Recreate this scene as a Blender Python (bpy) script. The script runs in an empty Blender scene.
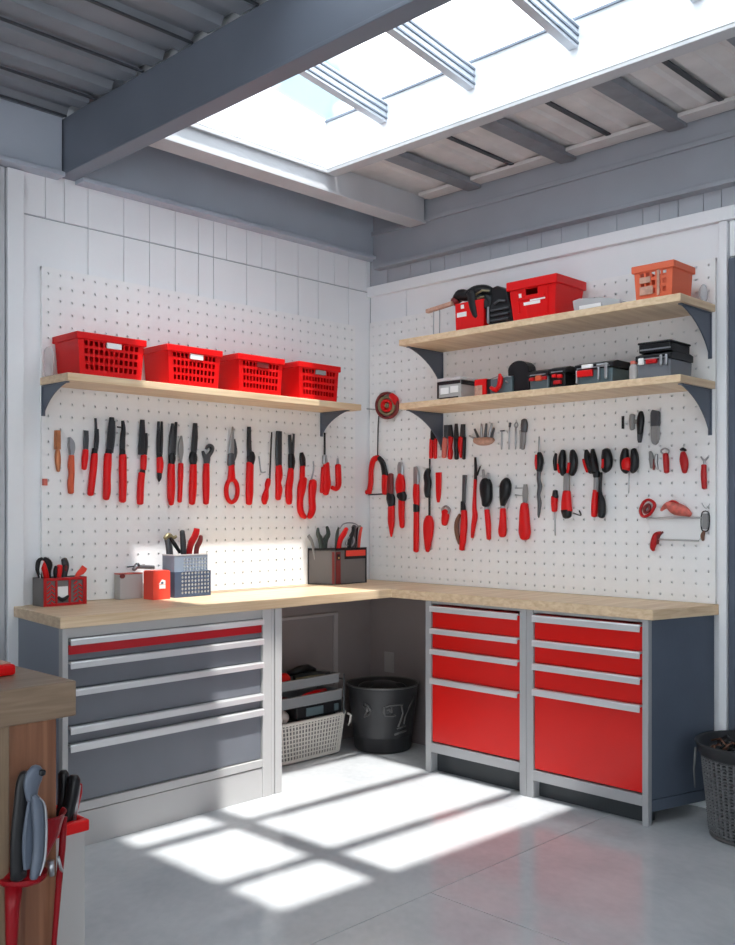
import bpy, bmesh, math, random
from mathutils import Vector, Matrix
random.seed(4)
C = bpy.context.scene.collection
PI = math.pi

# ------------------------------------------------------------------ materials
MATS = {}
def mat(name, col, rough=.5, metal=0., bump=0., bscale=60., var=0., vscale=8., coat=0., alpha=None, spec=.45):
    m = bpy.data.materials.new(name); m.use_nodes = True
    nt = m.node_tree; N = nt.nodes; L = nt.links
    b = N['Principled BSDF']
    b.inputs['Base Color'].default_value = (*col, 1); b.inputs['Roughness'].default_value = rough
    b.inputs['Metallic'].default_value = metal; b.inputs['Coat Weight'].default_value = coat; b.inputs['Specular IOR Level'].default_value = spec
    tc = N.new('ShaderNodeTexCoord')
    if var:
        n = N.new('ShaderNodeTexNoise'); n.inputs['Scale'].default_value = vscale; n.inputs['Detail'].default_value = 5
        r = N.new('ShaderNodeValToRGB')
        r.color_ramp.elements[0].position = .3; r.color_ramp.elements[1].position = .7
        r.color_ramp.elements[0].color = (*[c*(1-var) for c in col], 1)
        r.color_ramp.elements[1].color = (*[min(1, c*(1+var)) for c in col], 1)
        L.new(tc.outputs['Object'], n.inputs['Vector']); L.new(n.outputs['Fac'], r.inputs['Fac']); L.new(r.outputs['Color'], b.inputs['Base Color'])
    if bump:
        n = N.new('ShaderNodeTexNoise'); n.inputs['Scale'].default_value = bscale; n.inputs['Detail'].default_value = 3
        bp = N.new('ShaderNodeBump'); bp.inputs['Strength'].default_value = bump; bp.inputs['Distance'].default_value = .002
        L.new(tc.outputs['Object'], n.inputs['Vector']); L.new(n.outputs['Fac'], bp.inputs['Height']); L.new(bp.outputs['Normal'], b.inputs['Normal'])
    if alpha is not None:
        b.inputs['Alpha'].default_value = alpha
    MATS[name] = m
    return m
def wood(name, c0, c1, c2, stretch, rough=.45, plank=0.):
    """streaky timber: stretch = scale of the noise along x, y, z (small = along the grain)"""
    m = bpy.data.materials.new(name); m.use_nodes = True
    nt = m.node_tree; N = nt.nodes; L = nt.links; b = N['Principled BSDF']; b.inputs['Roughness'].default_value = rough
    tc = N.new('ShaderNodeTexCoord'); mp = N.new('ShaderNodeMapping'); mp.inputs['Scale'].default_value = stretch
    n = N.new('ShaderNodeTexNoise'); n.inputs['Scale'].default_value = 1; n.inputs['Detail'].default_value = 7; n.inputs['Distortion'].default_value = .6
    r = N.new('ShaderNodeValToRGB'); e = r.color_ramp.elements
    e[0].position = .3; e[0].color = (*c0, 1); e[1].position = .72; e[1].color = (*c2, 1)
    k = e.new(.5); k.color = (*c1, 1)
    L.new(tc.outputs['Object'], mp.inputs['Vector']); L.new(mp.outputs['Vector'], n.inputs['Vector']); L.new(n.outputs['Fac'], r.inputs['Fac'])
    L.new(r.outputs['Color'], b.inputs['Base Color'])
    bp = N.new('ShaderNodeBump'); bp.inputs['Strength'].default_value = .15; bp.inputs['Distance'].default_value = .001
    L.new(n.outputs['Fac'], bp.inputs['Height']); L.new(bp.outputs['Normal'], b.inputs['Normal'])
    MATS[name] = m
    return m
mat('red', (.72, .005, .006), .36, spec=.3); mat('deep_red', (.46, .008, .01), .34, spec=.35); mat('maroon', (.19, .02, .02), .45)
mat('pink', (.68, .16, .12), .5); mat('orange', (.66, .10, .035), .45); mat('orange_bin', (.75, .14, .06), .45, bump=.1)
mat('black', (.011, .011, .013), .34, spec=.3); mat('steel', (.42, .43, .45), .35, .85); mat('dark_steel', (.10, .105, .115), .38, .6)
mat('gunmetal', (.045, .047, .053), .36, .45); mat('grey', (.27, .265, .265), .5); mat('brown', (.17, .075, .045), .6); mat('brass', (.30, .26, .15), .35, .6)
mat('copper', (.55, .20, .09), .35, .5); mat('clay', (.55, .32, .24), .7, var=.2, vscale=60); mat('clay_red', (.60, .13, .10), .5, var=.35, vscale=40)
mat('brown_wood', (.42, .15, .06), .5, var=.25, vscale=25)
mat('cabinet_red', (.74, .010, .007), .28, spec=.4, var=.04, vscale=3); mat('cabinet_dark_red', (.50, .008, .016), .35)
mat('frame_grey', (.42, .42, .43), .42, .15, bump=.05); mat('frame_light', (.47, .46, .455), .5)
mat('drawer_grey', (.155, .165, .19), .42, var=.05, vscale=5); mat('handle_metal', (.72, .72, .73), .33, .45)
mat('side_blue', (.092, .112, .152), .45, var=.07, vscale=6, bump=.05); mat('kick', (.035, .04, .045), .5)
mat('recess', (.25, .21, .21), .55, var=.06, vscale=4); mat('recess_trim', (.36, .32, .32), .4)  # recess: under-worktop shade put into the sheet colour
mat('wall_paint', (.86, .865, .885), .55, var=.015, vscale=3, bump=.06); mat('wall_grey', (.42, .44, .48), .55, var=.05, vscale=6)
mat('pegboard', (.89, .885, .885), .5, var=.015, vscale=20); mat('door_blue', (.13, .15, .19), .45, var=.05, vscale=4)
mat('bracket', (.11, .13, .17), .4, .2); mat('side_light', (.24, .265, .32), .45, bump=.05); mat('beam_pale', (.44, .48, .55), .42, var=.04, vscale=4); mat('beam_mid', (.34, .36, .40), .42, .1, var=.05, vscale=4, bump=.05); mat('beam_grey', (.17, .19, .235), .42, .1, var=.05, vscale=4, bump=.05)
mat('beam_light', (.52, .52, .54), .45, .05, var=.05, vscale=5); mat('shaft_white', (.85, .87, .90), .5); mat('seam', (.05, .055, .065), .6)
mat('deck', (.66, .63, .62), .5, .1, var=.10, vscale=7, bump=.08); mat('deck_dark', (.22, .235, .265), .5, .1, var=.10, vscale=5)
mat('joist', (.22, .23, .255), .5, .1, var=.12, vscale=14)
mat('rafter', (.62, .66, .72), .4, .3); mat('rafter_edge', (.16, .19, .24), .4, .3)
mat('bin_blue', (.05, .075, .13), .45); mat('bin_grey_blue', (.22, .27, .35), .45); mat('white_plastic', (.82, .82, .82), .4)
mat('box_grey', (.155, .145, .145), .5, bump=.05); mat('label_red', (.85, .06, .035), .4); mat('label_white', (.88, .87, .86), .5)
mat('wicker_white', (.70, .65, .60), .6); mat('wicker_dark', (.04, .042, .045), .5); mat('wicker_strand', (.125, .125, .13), .5)
mat('bucket', (.032, .032, .035), .42, .15, var=.08, vscale=8, bump=.05); mat('bucket_trim', (.13, .125, .125), .35, .3)
mat('tray_grey', (.22, .225, .235), .45); mat('cloth', (.62, .55, .50), .85, bump=.3, bscale=30)
mat('clear', (.80, .76, .76), .25, alpha=.45); mat('clear_grey', (.62, .65, .68), .25, alpha=.6)
mat('holder_red', (.25, .003, .008), .36, spec=.25); mat('panel_light', (.48, .465, .455), .55); mat('teal_grey', (.12, .17, .19), .35, .3)
mat('plug_hole', (.01, .01, .01), .6); mat('gold', (.7, .5, .15), .3, .7); mat('dark_green', (.035, .05, .045), .4)
wood('maple', (.62, .43, .26), (.72, .53, .34), (.82, .64, .44), (30, 2.2, 60)); wood('maple_side', (.62, .43, .26), (.72, .53, .34), (.82, .64, .44), (2.2, 30, 60))
wood('oak', (.15, .095, .06), (.21, .14, .09), (.28, .20, .135), (40, 3, 40)); wood('walnut', (.13, .045, .022), (.21, .085, .042), (.30, .135, .07), (38, 38, 1.6))
wood('oak_upright', (.16, .10, .06), (.22, .15, .095), (.29, .20, .13), (45, 45, 2))

# glass: clear pane with a weak reflection
def glassmat():
    m = bpy.data.materials.new('glass'); m.use_nodes = True; nt = m.node_tree; nt.nodes.clear()
    o = nt.nodes.new('ShaderNodeOutputMaterial'); t = nt.nodes.new('ShaderNodeBsdfTransparent'); g = nt.nodes.new('ShaderNodeBsdfGlossy')
    g.inputs['Roughness'].default_value = .02; x = nt.nodes.new('ShaderNodeMixShader'); x.inputs[0].default_value = .05
    t.inputs['Color'].default_value = (.97, .985, .99, 1)
    nt.links.new(t.outputs[0], x.inputs[1]); nt.links.new(g.outputs[0], x.inputs[2]); nt.links.new(x.outputs[0], o.inputs['Surface'])
    MATS['glass'] = m
glassmat()

def floormat():
    m = bpy.data.materials.new('polished_concrete'); m.use_nodes = True; nt = m.node_tree; N = nt.nodes; L = nt.links; b = N['Principled BSDF']
    tc = N.new('ShaderNodeTexCoord'); n = N.new('ShaderNodeTexNoise'); n.inputs['Scale'].default_value = 2.2; n.inputs['Detail'].default_value = 9; n.inputs['Roughness'].default_value = .65
    n2 = N.new('ShaderNodeTexNoise'); n2.inputs['Scale'].default_value = 35; n2.inputs['Detail'].default_value = 4
    mx = N.new('ShaderNodeMath'); mx.operation = 'MULTIPLY_ADD'; mx.inputs[1].default_value = .25
    r = N.new('ShaderNodeValToRGB'); r.color_ramp.elements[0].position = .42; r.color_ramp.elements[1].position = .82
    r.color_ramp.elements[0].color = (.50, .515, .54, 1); r.color_ramp.elements[1].color = (.64, .65, .665, 1)
    L.new(tc.outputs['Object'], n.inputs['Vector']); L.new(tc.outputs['Object'], n2.inputs['Vector']); L.new(n2.outputs['Fac'], mx.inputs[0]); L.new(n.outputs['Fac'], mx.inputs[2])
    L.new(mx.outputs[0], r.inputs['Fac']); L.new(r.outputs['Color'], b.inputs['Base Color'])
    rr = N.new('ShaderNodeMapRange'); rr.inputs['To Min'].default_value = .05; rr.inputs['To Max'].default_value = .15
    L.new(n.outputs['Fac'], rr.inputs['Value']); L.new(rr.outputs[0], b.inputs['Roughness']); b.inputs['Specular IOR Level'].default_value = .9
    bp = N.new('ShaderNodeBump'); bp.inputs['Strength'].default_value = .04; bp.inputs['Distance'].default_value = .002
    L.new(n.outputs['Fac'], bp.inputs['Height']); L.new(bp.outputs['Normal'], b.inputs['Normal'])
    MATS['floor'] = m
floormat()

# ------------------------------------------------------------------ mesh builder
# frames: 'W' world; 'L' = (along left wall = world y, distance out, height); 'R' = (along right wall = world x, distance out, height)
FR = {'W': lambda p: Vector(p), 'L': lambda p: Vector((p[1], p[0], p[2])), 'R': lambda p: Vector((p[0], -p[1], p[2]))}
class MB:
    def __init__(s, fr='W'):
        s.bm = bmesh.new(); s.f = FR[fr]; s.post = None; s.smooth = False
    def v(s, p):
        if s.post: p = s.post(p)
        return s.bm.verts.new(s.f(p))
    def face(s, vs):
        try: return s.bm.faces.new(vs)
        except ValueError: return None
    def box(s, x0, x1, y0, y1, z0, z1):
        return s.hexa([(x0, y0), (x1, y0), (x1, y1), (x0, y1)], z0, z1)
    def hexa(s, base, z0, z1, top=None):
        top = top or base; n = len(base)
        a = [s.v((p[0], p[1], z0)) for p in base]; b = [s.v((p[0], p[1], z1)) for p in top]
        s.face(a[::-1]); s.face(b)
        for i in range(n): s.face([a[i], a[(i+1) % n], b[(i+1) % n], b[i]])
        return s
    def prism(s, prof, d0, d1):                      # outline in (x, z), extruded between depths d0..d1
        n = len(prof); a = [s.v((p[0], d0, p[1])) for p in prof]; b = [s.v((p[0], d1, p[1])) for p in prof]
        s.face(a); s.face(b[::-1])
        for i in range(n): s.face([a[i], b[i], b[(i+1) % n], a[(i+1) % n]])
        return s
    def prismx(s, prof, x0, x1):                     # outline in (d, z), extruded along x
        n = len(prof); a = [s.v((x0, p[0], p[1])) for p in prof]; b = [s.v((x1, p[0], p[1])) for p in prof]
        s.face(a); s.face(b[::-1])
        for i in range(n): s.face([a[i], b[i], b[(i+1) % n], a[(i+1) % n]])
        return s
    def tube(s, pts, r, n=10, closed=False):         # round tube through 3-D points, r number or list
        P = [Vector(p) for p in pts]; m = len(P); rs = r if isinstance(r, (list, tuple)) else [r]*m
        up = Vector((0, 0, 1)); rings = []
        for i in range(m):
            a = P[(i-1) % m] if (closed or i) else P[0]; b = P[(i+1) % m] if (closed or i < m-1) else P[-1]
            t = (b-a).normalized() if (b-a).length > 1e-9 else up
            ref = up if abs(t.z) < .9 else Vector((0, 1, 0))
            u = t.cross(ref).normalized(); w = t.cross(u).normalized()
            rings.append([s.v(P[i]+u*math.cos(2*PI*k/n)*rs[i]+w*math.sin(2*PI*k/n)*rs[i]) for k in range(n)])
        s._skin(rings, closed); return s
    def _skin(s, rings, closed):
        n = len(rings[0]); m = len(rings)
        for i in range(m if closed else m-1):
            A, B = rings[i], rings[(i+1) % m]
            for k in range(n): s.face([A[k], A[(k+1) % n], B[(k+1) % n], B[k]])
        if not closed: s.face(rings[0][::-1]); s.face(rings[-1])
    def ribbon(s, pts, d, ht, shape='r'):            # body in the wall plane: pts (x, z, half width); ht half thickness, centred at depth d
        closed = shape == 'c'; m = len(pts); rings = []; prev = None
        if shape != 'f' or m > 2:                     # smooth the path
            q = []
            for i in range(m if closed else m-1):
                p0, p1, p2, p3 = [pts[j % m] if closed else pts[max(0, min(m-1, j))] for j in (i-1, i, i+1, i+2)]
                for t in (0, .25, .5, .75):
                    q.append(tuple(.5*((2*p1[c])+(p2[c]-p0[c])*t+(2*p0[c]-5*p1[c]+4*p2[c]-p3[c])*t*t+(3*p1[c]-p0[c]-3*p2[c]+p3[c])*t**3) for c in range(3)))
            if not closed: q.append(pts[-1])
            lo = min(p[2] for p in pts)*.9
            pts = [(a, b, max(c, lo)) for a, b, c in q]; m = len(pts)
        if shape == 'f':
            sec = [(-1, -.35), (-.75, -1), (.75, -1), (1, -.35), (1, .35), (.75, 1), (-.75, 1), (-1, .35)]
        else:
            sec = [(math.cos(2*PI*k/12), math.sin(2*PI*k/12)) for k in range(12)]
        for i in range(m):
            a = pts[(i-1) % m] if (closed or i) else pts[0]; b = pts[(i+1) % m] if (closed or i < m-1) else pts[-1]
            t = Vector((b[0]-a[0], b[1]-a[1])); t = t.normalized() if t.length > 1e-9 else Vector((0, -1))
            nx, nz = -t.y, t.x; x, z, w = pts[i]
            rings.append((x, z, w, nx, nz, 1.))
        if shape == 'r':                              # rounded ends
            def cap(R, sgn, f):
                x, z, w, nx, nz, _ = R; tx, tz = nz, -nx
                return (x+sgn*tx*w*f*.5, z+sgn*tz*w*f*.5, w*(1-f)**.5, nx, nz, (1-f)**.5)
            rings = [cap(rings[0], -1, .8), cap(rings[0], -1, .4)]+rings+[cap(rings[-1], 1, .4), cap(rings[-1], 1, .8)]
        R = []
        for x, z, w, nx, nz, k in rings:
            h = ht if shape in 'fi' else min(ht, max(w*1.2, ht*.35))*k
            R.append([s.v((x+nx*w*c, d+h*e, z+nz*w*c)) for c, e in sec])
        s._skin(R, closed); return s
    def lathe(s, cx, cy, prof, n=40, cap=True, sx=1, sy=1):
        rings = [[s.v((cx+r*sx*math.cos(2*PI*k/n), cy+r*sy*math.sin(2*PI*k/n), z)) for k in range(n)] for r, z in prof]
        for A, B in zip(rings, rings[1:]):
            for k in range(n): s.face([A[k], A[(k+1) % n], B[(k+1) % n], B[k]])
        if cap: s.face(rings[0][::-1]); s.face(rings[-1])
        return s
    def ball(s, c, r, sz=(1, 1, 1), n=10):
        rings = []
        for i in range(1, n):
            a = PI*i/n; rings.append([s.v((c[0]+r*sz[0]*math.sin(a)*math.cos(2*PI*k/12), c[1]+r*sz[1]*math.sin(a)*math.sin(2*PI*k/12), c[2]-r*sz[2]*math.cos(a))) for k in range(12)])
        s._skin(rings, False); return s
    def holes(s, x0, x1, z0, z1, nx, nz, hx, hz, d0, d1, rnd=True):
        """board in the (x, z) plane between depths d0 (back) and d1 (front) with nx * nz through holes of half size hx, hz"""
        px, pz = (x1-x0)/nx, (z1-z0)/nz; cache = {}
        def V(x, z, d):
            k = (round(x, 5), round(z, 5), d)
            if k not in cache: cache[k] = s.v((x, d, z))
            return cache[k]
        O = [(-1, -1), (0, -1), (1, -1), (1, 0), (1, 1), (0, 1), (-1, 1), (-1, 0)]
        c = .707 if rnd else 1.
        I = [(-c, -c), (0, -1), (c, -c), (1, 0), (c, c), (0, 1), (-c, c), (-1, 0)]
        for i in range(nx):
            for j in range(nz):
                cx, cz = x0+(i+.5)*px, z0+(j+.5)*pz
                o = [(cx+a*px/2, cz+b*pz/2) for a, b in O]; q = [(cx+a*hx, cz+b*hz) for a, b in I]
                for k in range(8):
                    k2 = (k+1) % 8
                    s.face([V(*o[k], d1), V(*o[k2], d1), V(*q[k2], d1), V(*q[k], d1)])
                    s.face([V(*o[k], d0), V(*q[k], d0), V(*q[k2], d0), V(*o[k2], d0)])
                    s.face([V(*q[k], d1), V(*q[k2], d1), V(*q[k2], d0), V(*q[k], d0)])
        for i in range(nx*2):
            a, b = x0+i*px/2, x0+(i+1)*px/2
            for z in (z0, z1): s.face([V(a, z, d0), V(b, z, d0), V(b, z, d1), V(a, z, d1)])
        for j in range(nz*2):
            a, b = z0+j*pz/2, z0+(j+1)*pz/2
            for x in (x0, x1): s.face([V(x, a, d0), V(x, b, d0), V(x, b, d1), V(x, a, d1)])
        return s

def build(name, mb, m, root=None, parent=None, bevel=0., smooth=False, **props):
    """link the builder's mesh as ONE object; root = the thing (Empty) whose frame it lives in; parent = part it hangs under"""
    bm = mb.bm
    bmesh.ops.recalc_face_normals(bm, faces=bm.faces[:])
    me = bpy.data.meshes.new(name)
    if root is not None: bmesh.ops.transform(bm, matrix=root.matrix_basis.inverted(), verts=bm.verts[:])
    bm.to_mesh(me); bm.free()
    me.materials.append(MATS[m])
    if smooth: me.polygons.foreach_set('use_smooth', [True]*len(me.polygons))
    o = bpy.data.objects.new(name, me); C.objects.link(o)
    if bevel:
        b = o.modifiers.new('bevel', 'BEVEL'); b.width = bevel; b.segments = 2; b.limit_method = 'ANGLE'; b.angle_limit = .6
    p = parent or root
    if p is not None: o.parent = p
    for k, v in props.items(): o[k] = v
    return o
def thing(name, label, cat, loc, fr='W', group=None):
    o = bpy.data.objects.new(name, None); C.objects.link(o); o.empty_display_size = .05
    o.location = FR[fr](loc); o.rotation_euler = (0, 0, PI/2 if fr == 'L' else 0)
    o['label'] = label; o['category'] = cat
    if group: o['group'] = group
    bpy.context.view_layer.update()
    o.matrix_basis = Matrix.Translation(FR[fr](loc)) @ Matrix.Rotation(PI/2 if fr == 'L' else 0, 4, 'Z')
    return o
def tag(o, label, cat, group=None):
    o['label'] = label; o['category'] = cat
    if group: o['group'] = group
    return o
def struct(name, mb, m, bevel=0., root=None, **k):
    o = build(name, mb, m, root, bevel=bevel, **k)
    if root is None: o['kind'] = 'structure'
    return o
def sroot(name, loc):
    o = bpy.data.objects.new(name, None); C.objects.link(o); o.location = loc; o['kind'] = 'structure'
    o.matrix_basis = Matrix.Translation(loc); return o

# ------------------------------------------------------------------ room shell
XE, YE = 6.2, -6.2                                       # far (unseen) sides of the room
m = MB()
# slabs with real joints: line along y at x=1.80, line along x at y=-1.55 on its right, and further joints every 2.6 m
xs = [-.15, 1.80, 4.4, XE]
for i in range(3):
    ys = [YE, -4.15, -1.55, .15] if i else [YE, -4.15, .15]
    for a, b in zip(ys, ys[1:]): m.box(xs[i]+.0018, xs[i+1]-.0018, a+.0018, b-.0018, -.1, 0)
fl = struct('floor', m, 'floor', bevel=.001)
struct('trim_1', MB().box(-.15, XE, YE, .15, -.12, -.006), 'wall_grey')

# left wall: plank cladding above, flat panel below, posts
SL = [0, .032, .18, .292, .416, .565, .723, .82, .921, 1.051, 1.133, 1.225, 1.362, 1.507, 1.646, 1.83, 1.946, 2.036, 2.14]
wl = sroot('wall_left', (0, -3, 0))
m = MB('L'); m.box(YE, 0.15, -.15, -.008, -.1, 3.05); build('backing', m, 'wall_grey', wl)
m = MB('L')
for a, b in zip(SL, SL[1:]):
    m.box(-b+.0015, -a-.0015, -.008, 0, 2.588, 2.79)
pairs = [(0, .18), (.18, .416), (.416, .565), (.565, .723), (.723, .921), (.921, 1.133), (1.133, 1.225), (1.225, 1.362), (1.362, 1.507), (1.507, 1.646), (1.646, 1.83), (1.83, 2.14)]
for a, b in pairs: m.box(-b+.0015, -a-.0015, -.008, 0, 0, 2.582)
build('cladding', m, 'wall_paint', wl, bevel=.001)
m = MB('L'); m.box(-2.216, -2.144, -.008, .022, 0, 2.76); build('post', m, 'wall_paint', wl, bevel=.002)
m = MB('L'); m.box(-3.4, -2.224, -.008, .012, 0, 2.76); m.box(YE, -3.41, -.008, .012, 0, 2.76); build('side_panel', m, 'beam_light', wl, bevel=.002)
# right wall
SR = [0, .14, .316, .466, .568, .681, .883, 1.0, 1.116, 1.198, 1.316, 1.466, 1.621, 1.755, 1.836, 1.928, 2.046, 2.128, 2.3, 2.42, 2.6, 2.75, 3.0]
wr = sroot('wall_right', (3, 0, 0))
build('backing', MB('R').box(-.15, XE, -.15, -.008, -.1, 3.05), 'wall_grey', wr)
m = MB('R')
for a, b in zip(SR, SR[1:]): m.box(a+.0015, b-.0015, -.008, 0, 2.615, 2.74)
m.box(3.0, XE, -.008, 0, 2.615, 2.74)
build('upper_planks', m, 'wall_grey', wr, bevel=.001)  # grey colour holds the shade on this strip of wall
m = MB('R'); m.box(.002, .283, -.008, 0, 0, 2.555); m.box(.287, 2.121, -.008, 0, 0, 2.555); build('panel', m, 'wall_paint', wr, bevel=.001)
m = MB('R'); m.box(0, XE, -.008, .028, 2.556, 2.614); build('rail', m, 'wall_paint', wr, bevel=.003)
m = MB('R'); m.box(2.128, 2.163, -.008, .03, 0, 2.552); build('post', m, 'wall_paint', wr, bevel=.003)
m = MB('R'); m.box(2.168, 3.2, -.008, .01, 2.40, 2.552); m.box(3.2, XE, -.008, .01, 0, 2.552); build('panel', m, 'wall_paint', wr, bevel=.001)
dr = sroot('door_1', (2.68, 0, 0))
m = MB('R'); m.box(2.168, 3.19, -.008, .004, .004, 2.39); build('door_leaf', m, 'door_blue', dr, bevel=.002)
m = MB('R'); m.box(2.168, 2.195, .004, .018, .004, 2.39); m.box(3.16, 3.19, .004, .018, .004, 2.39); m.box(2.195, 3.16, .004, .018, 2.35, 2.39); build('door_frame', m, 'side_blue', dr, bevel=.002)
# far walls behind the viewer, with wide openings to the yard
m = MB(); m.box(XE, XE+.12, YE, .15, -.1, .8); m.box(XE, XE+.12, YE, .15, 2.5, 3.05); m.box(XE, XE+.12, -3.0, .15, .8, 2.5); m.box(XE, XE+.12, YE, -5.7, .8, 2.5)
struct('wall_back', m, 'wall_paint')
m = MB(); m.box(-.15, 2.2, YE-.12, YE, -.1, 3.05); m.box(5.4, XE+.12, YE-.12, YE, -.1, 3.05); m.box(2.2, 5.4, YE-.12, YE, 2.4, 3.05)
struct('wall_front', m, 'wall_paint')

# ------------------------------------------------------------------ ceiling
ZD = 3.03
OX0, OX1, OY0 = .48, 2.73, -.80                           # skylight opening
m = MB()
def deck(mb, x0, x1, y0, y1, z=ZD, pitch=.185, h=.03):
    """trapezoid metal deck with ribs along y"""
    prof = []; x = x0; k = 0
    while x < x1-1e-6:
        w = min(pitch, x1-x)
        prof += [(x, z), (x+w*.42, z), (x+w*.52, z+h), (x+w*.9, z+h)]; x += w
    prof.append((x1, z)); n = len(prof)
    prof2 = prof+[(x1, z+.06), (x0, z+.06)]
    a = [mb.v((p[0], y0, p[1])) for p in prof2]; b = [mb.v((p[0], y1, p[1])) for p in prof2]
    mb.face(a); mb.face(b[::-1])
    for i in range(len(a)): mb.face([a[i], b[i], b[(i+1) % len(a)], a[(i+1) % len(a)]])
ce = sroot('ceiling', (3, -3, ZD))
BX0, BX1, BY0, BY1 = 1.60, 2.73, -2.47, -1.976            # unseen roof opening added beyond the big beam to extend the sun patch
deck(m, .37, OX1, OY0+.07, -.02, h=.009); deck(m, OX1, XE, -1.9, -.02, h=.009)
build('deck', m, 'deck', ce)
m = MB(); deck(m, .0, BX0, BY0, -1.976); m.box(BX0, BX1, -2.018, -1.976, ZD, ZD+.05); deck(m, BX1, XE, BY0, -1.976); deck(m, 0, XE, YE, BY0); deck(m, 0, .37, -1.9, -.02)  # strip at the added opening keeps sun off the beam face
build('deck', m, 'deck_dark', ce)
m = MB(); m.box(-.15, OX0-.05, YE, .15, ZD+.06, ZD+.09); m.box(OX1+.02, XE+.12, YE, .15, ZD+.06, ZD+.09); m.box(OX0-.05, BX0-.03, YE, -1.9, ZD+.06, ZD+.09); m.box(BX0-.03, OX1+.02, YE, BY0-.03, ZD+.06, ZD+.09)
m.box(OX0-.05, OX1+.02, OY0+.07, .15, ZD+.06, ZD+.09); build('roof_sheet', m, 'wall_grey', ce)
# joists under the deck near the right wall and sheet laps
m = MB()
for x in (.81, 1.385, 1.95, 2.5, 3.1): m.box(x-.045, x+.045, OY0+.072, -.045, ZD-.035, ZD-.001)
build('joist', m, 'joist', ce, bevel=.002)
m = MB()
for x in (1.12, 1.66, 2.19): m.box(x-.012, x+.012, OY0+.072, -.045, ZD-.008, ZD-.001)
for x in (-.02+.1, .33, .69, 1.02, 1.4): m.box(x-.006, x+.006, -3.6, -1.98, ZD-.008, ZD-.001)
build('lap_strip', m, 'seam', ce)
m = MB(); m.box(.5, XE, -.14, -.05, ZD-.02, ZD-.002); build('ledger', m, 'deck', ce, bevel=.002)

# perimeter beams and the two big ones
def flanged(name, m_, fn):
    mb = MB(); fn(mb); o = struct(name, mb, m_, bevel=.003); return o
def b_left(mb):
    mb.box(.0, .045, YE, -1.98, 2.786, ZD); mb.box(0, .075, YE, -1.98, 2.765, 2.785)
    mb.box(.0, .045, -1.895, 0, 2.786, ZD); mb.box(0, .075, -1.895, 0, 2.765, 2.785)
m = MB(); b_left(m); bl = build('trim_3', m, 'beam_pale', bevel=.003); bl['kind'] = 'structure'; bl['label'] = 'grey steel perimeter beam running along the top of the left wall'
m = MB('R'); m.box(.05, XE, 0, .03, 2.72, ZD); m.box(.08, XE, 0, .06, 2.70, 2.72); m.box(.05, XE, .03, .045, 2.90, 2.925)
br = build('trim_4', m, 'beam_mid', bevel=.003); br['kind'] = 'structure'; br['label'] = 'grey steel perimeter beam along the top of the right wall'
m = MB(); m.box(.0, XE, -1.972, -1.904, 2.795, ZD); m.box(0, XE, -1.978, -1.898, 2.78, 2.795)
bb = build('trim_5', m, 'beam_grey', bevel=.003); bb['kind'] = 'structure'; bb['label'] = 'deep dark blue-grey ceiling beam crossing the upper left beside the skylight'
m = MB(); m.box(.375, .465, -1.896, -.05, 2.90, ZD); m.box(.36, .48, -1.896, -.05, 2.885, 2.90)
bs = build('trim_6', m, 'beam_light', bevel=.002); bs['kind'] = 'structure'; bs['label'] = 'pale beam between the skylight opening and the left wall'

# skylight
ZG = lambda y: 3.235+.14*(OY0-y)
sk = sroot('window_1', (1.55, -1.35, 3.1))
m = MB()
m.box(OX0-.03, OX1+.03, OY0, OY0+.02, 2.99, 3.235)                        # shaft wall towards the right wall
for x0, x1 in ((OX0-.02, OX0), (OX1, OX1+.02)):
    m.prismx([(OY0, 3.0), (OY0, ZG(OY0)), (-2.49, ZG(-2.49)), (-2.49, 3.0)], x0, x1) if x0 > 1 else m.prismx([(OY0, 3.0), (OY0, ZG(OY0)), (-1.93, ZG(-1.93)), (-1.93, 3.0)], x0, x1)
m.box(OX0-.02, BX0, -1.93, -1.91, 3.035, 3.36); m.box(BX0-.02, BX0, -2.49, -1.93, 3.035, 3.42); m.box(BX0-.02, OX1+.02, -2.49, -2.47, 3.0, 3.45)
build('shaft', m, 'shaft_white', sk)
m = MB()
m.box(OX0, OX1+.03, OY0, OY0+.07, 2.975, 2.995); m.box(OX0-.012, OX0+.004, -1.898, OY0+.07, 2.975, 2.995)
build('opening_trim', m, 'beam_light', sk, bevel=.002)
for x in (.85, 1.365, 1.875, 2.385):
    w0, w1 = x-.002, x+.038
    y1 = OY0-.002; y0 = -1.9 if x < BX0 else -2.468
    m = MB(); m.prismx([(y1, ZG(y1)-.125), (y1, ZG(y1)-.03), (y0, ZG(y0)-.03), (y0, ZG(y0)-.125)], w0, w1)
    rf = build('rafter', m, 'rafter', sk, bevel=.002)
    m = MB()
    for dz in (-.112, -.08, -.05):
        m.prismx([(y1, ZG(y1)+dz), (y1, ZG(y1)+dz+.008), (y0, ZG(y0)+dz+.008), (y0, ZG(y0)+dz)], w1, w1+.006)
    build('groove', m, 'rafter_edge', sk, parent=rf)
m = MB(); m.box(OX0, OX1, OY0-.012, OY0-.002, ZG(OY0)-.014, ZG(OY0)-.004); build('sash_line', m, 'rafter_edge', sk)
m = MB(); m.prismx([(OY0+.02, ZG(OY0+.02)), (OY0+.02, ZG(OY0+.02)+.006), (-2.49, ZG(-2.49)+.006), (-2.49, ZG(-2.49))], OX0-.02, OX1+.02)
build('glass_pane', m, 'glass', sk)

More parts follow.
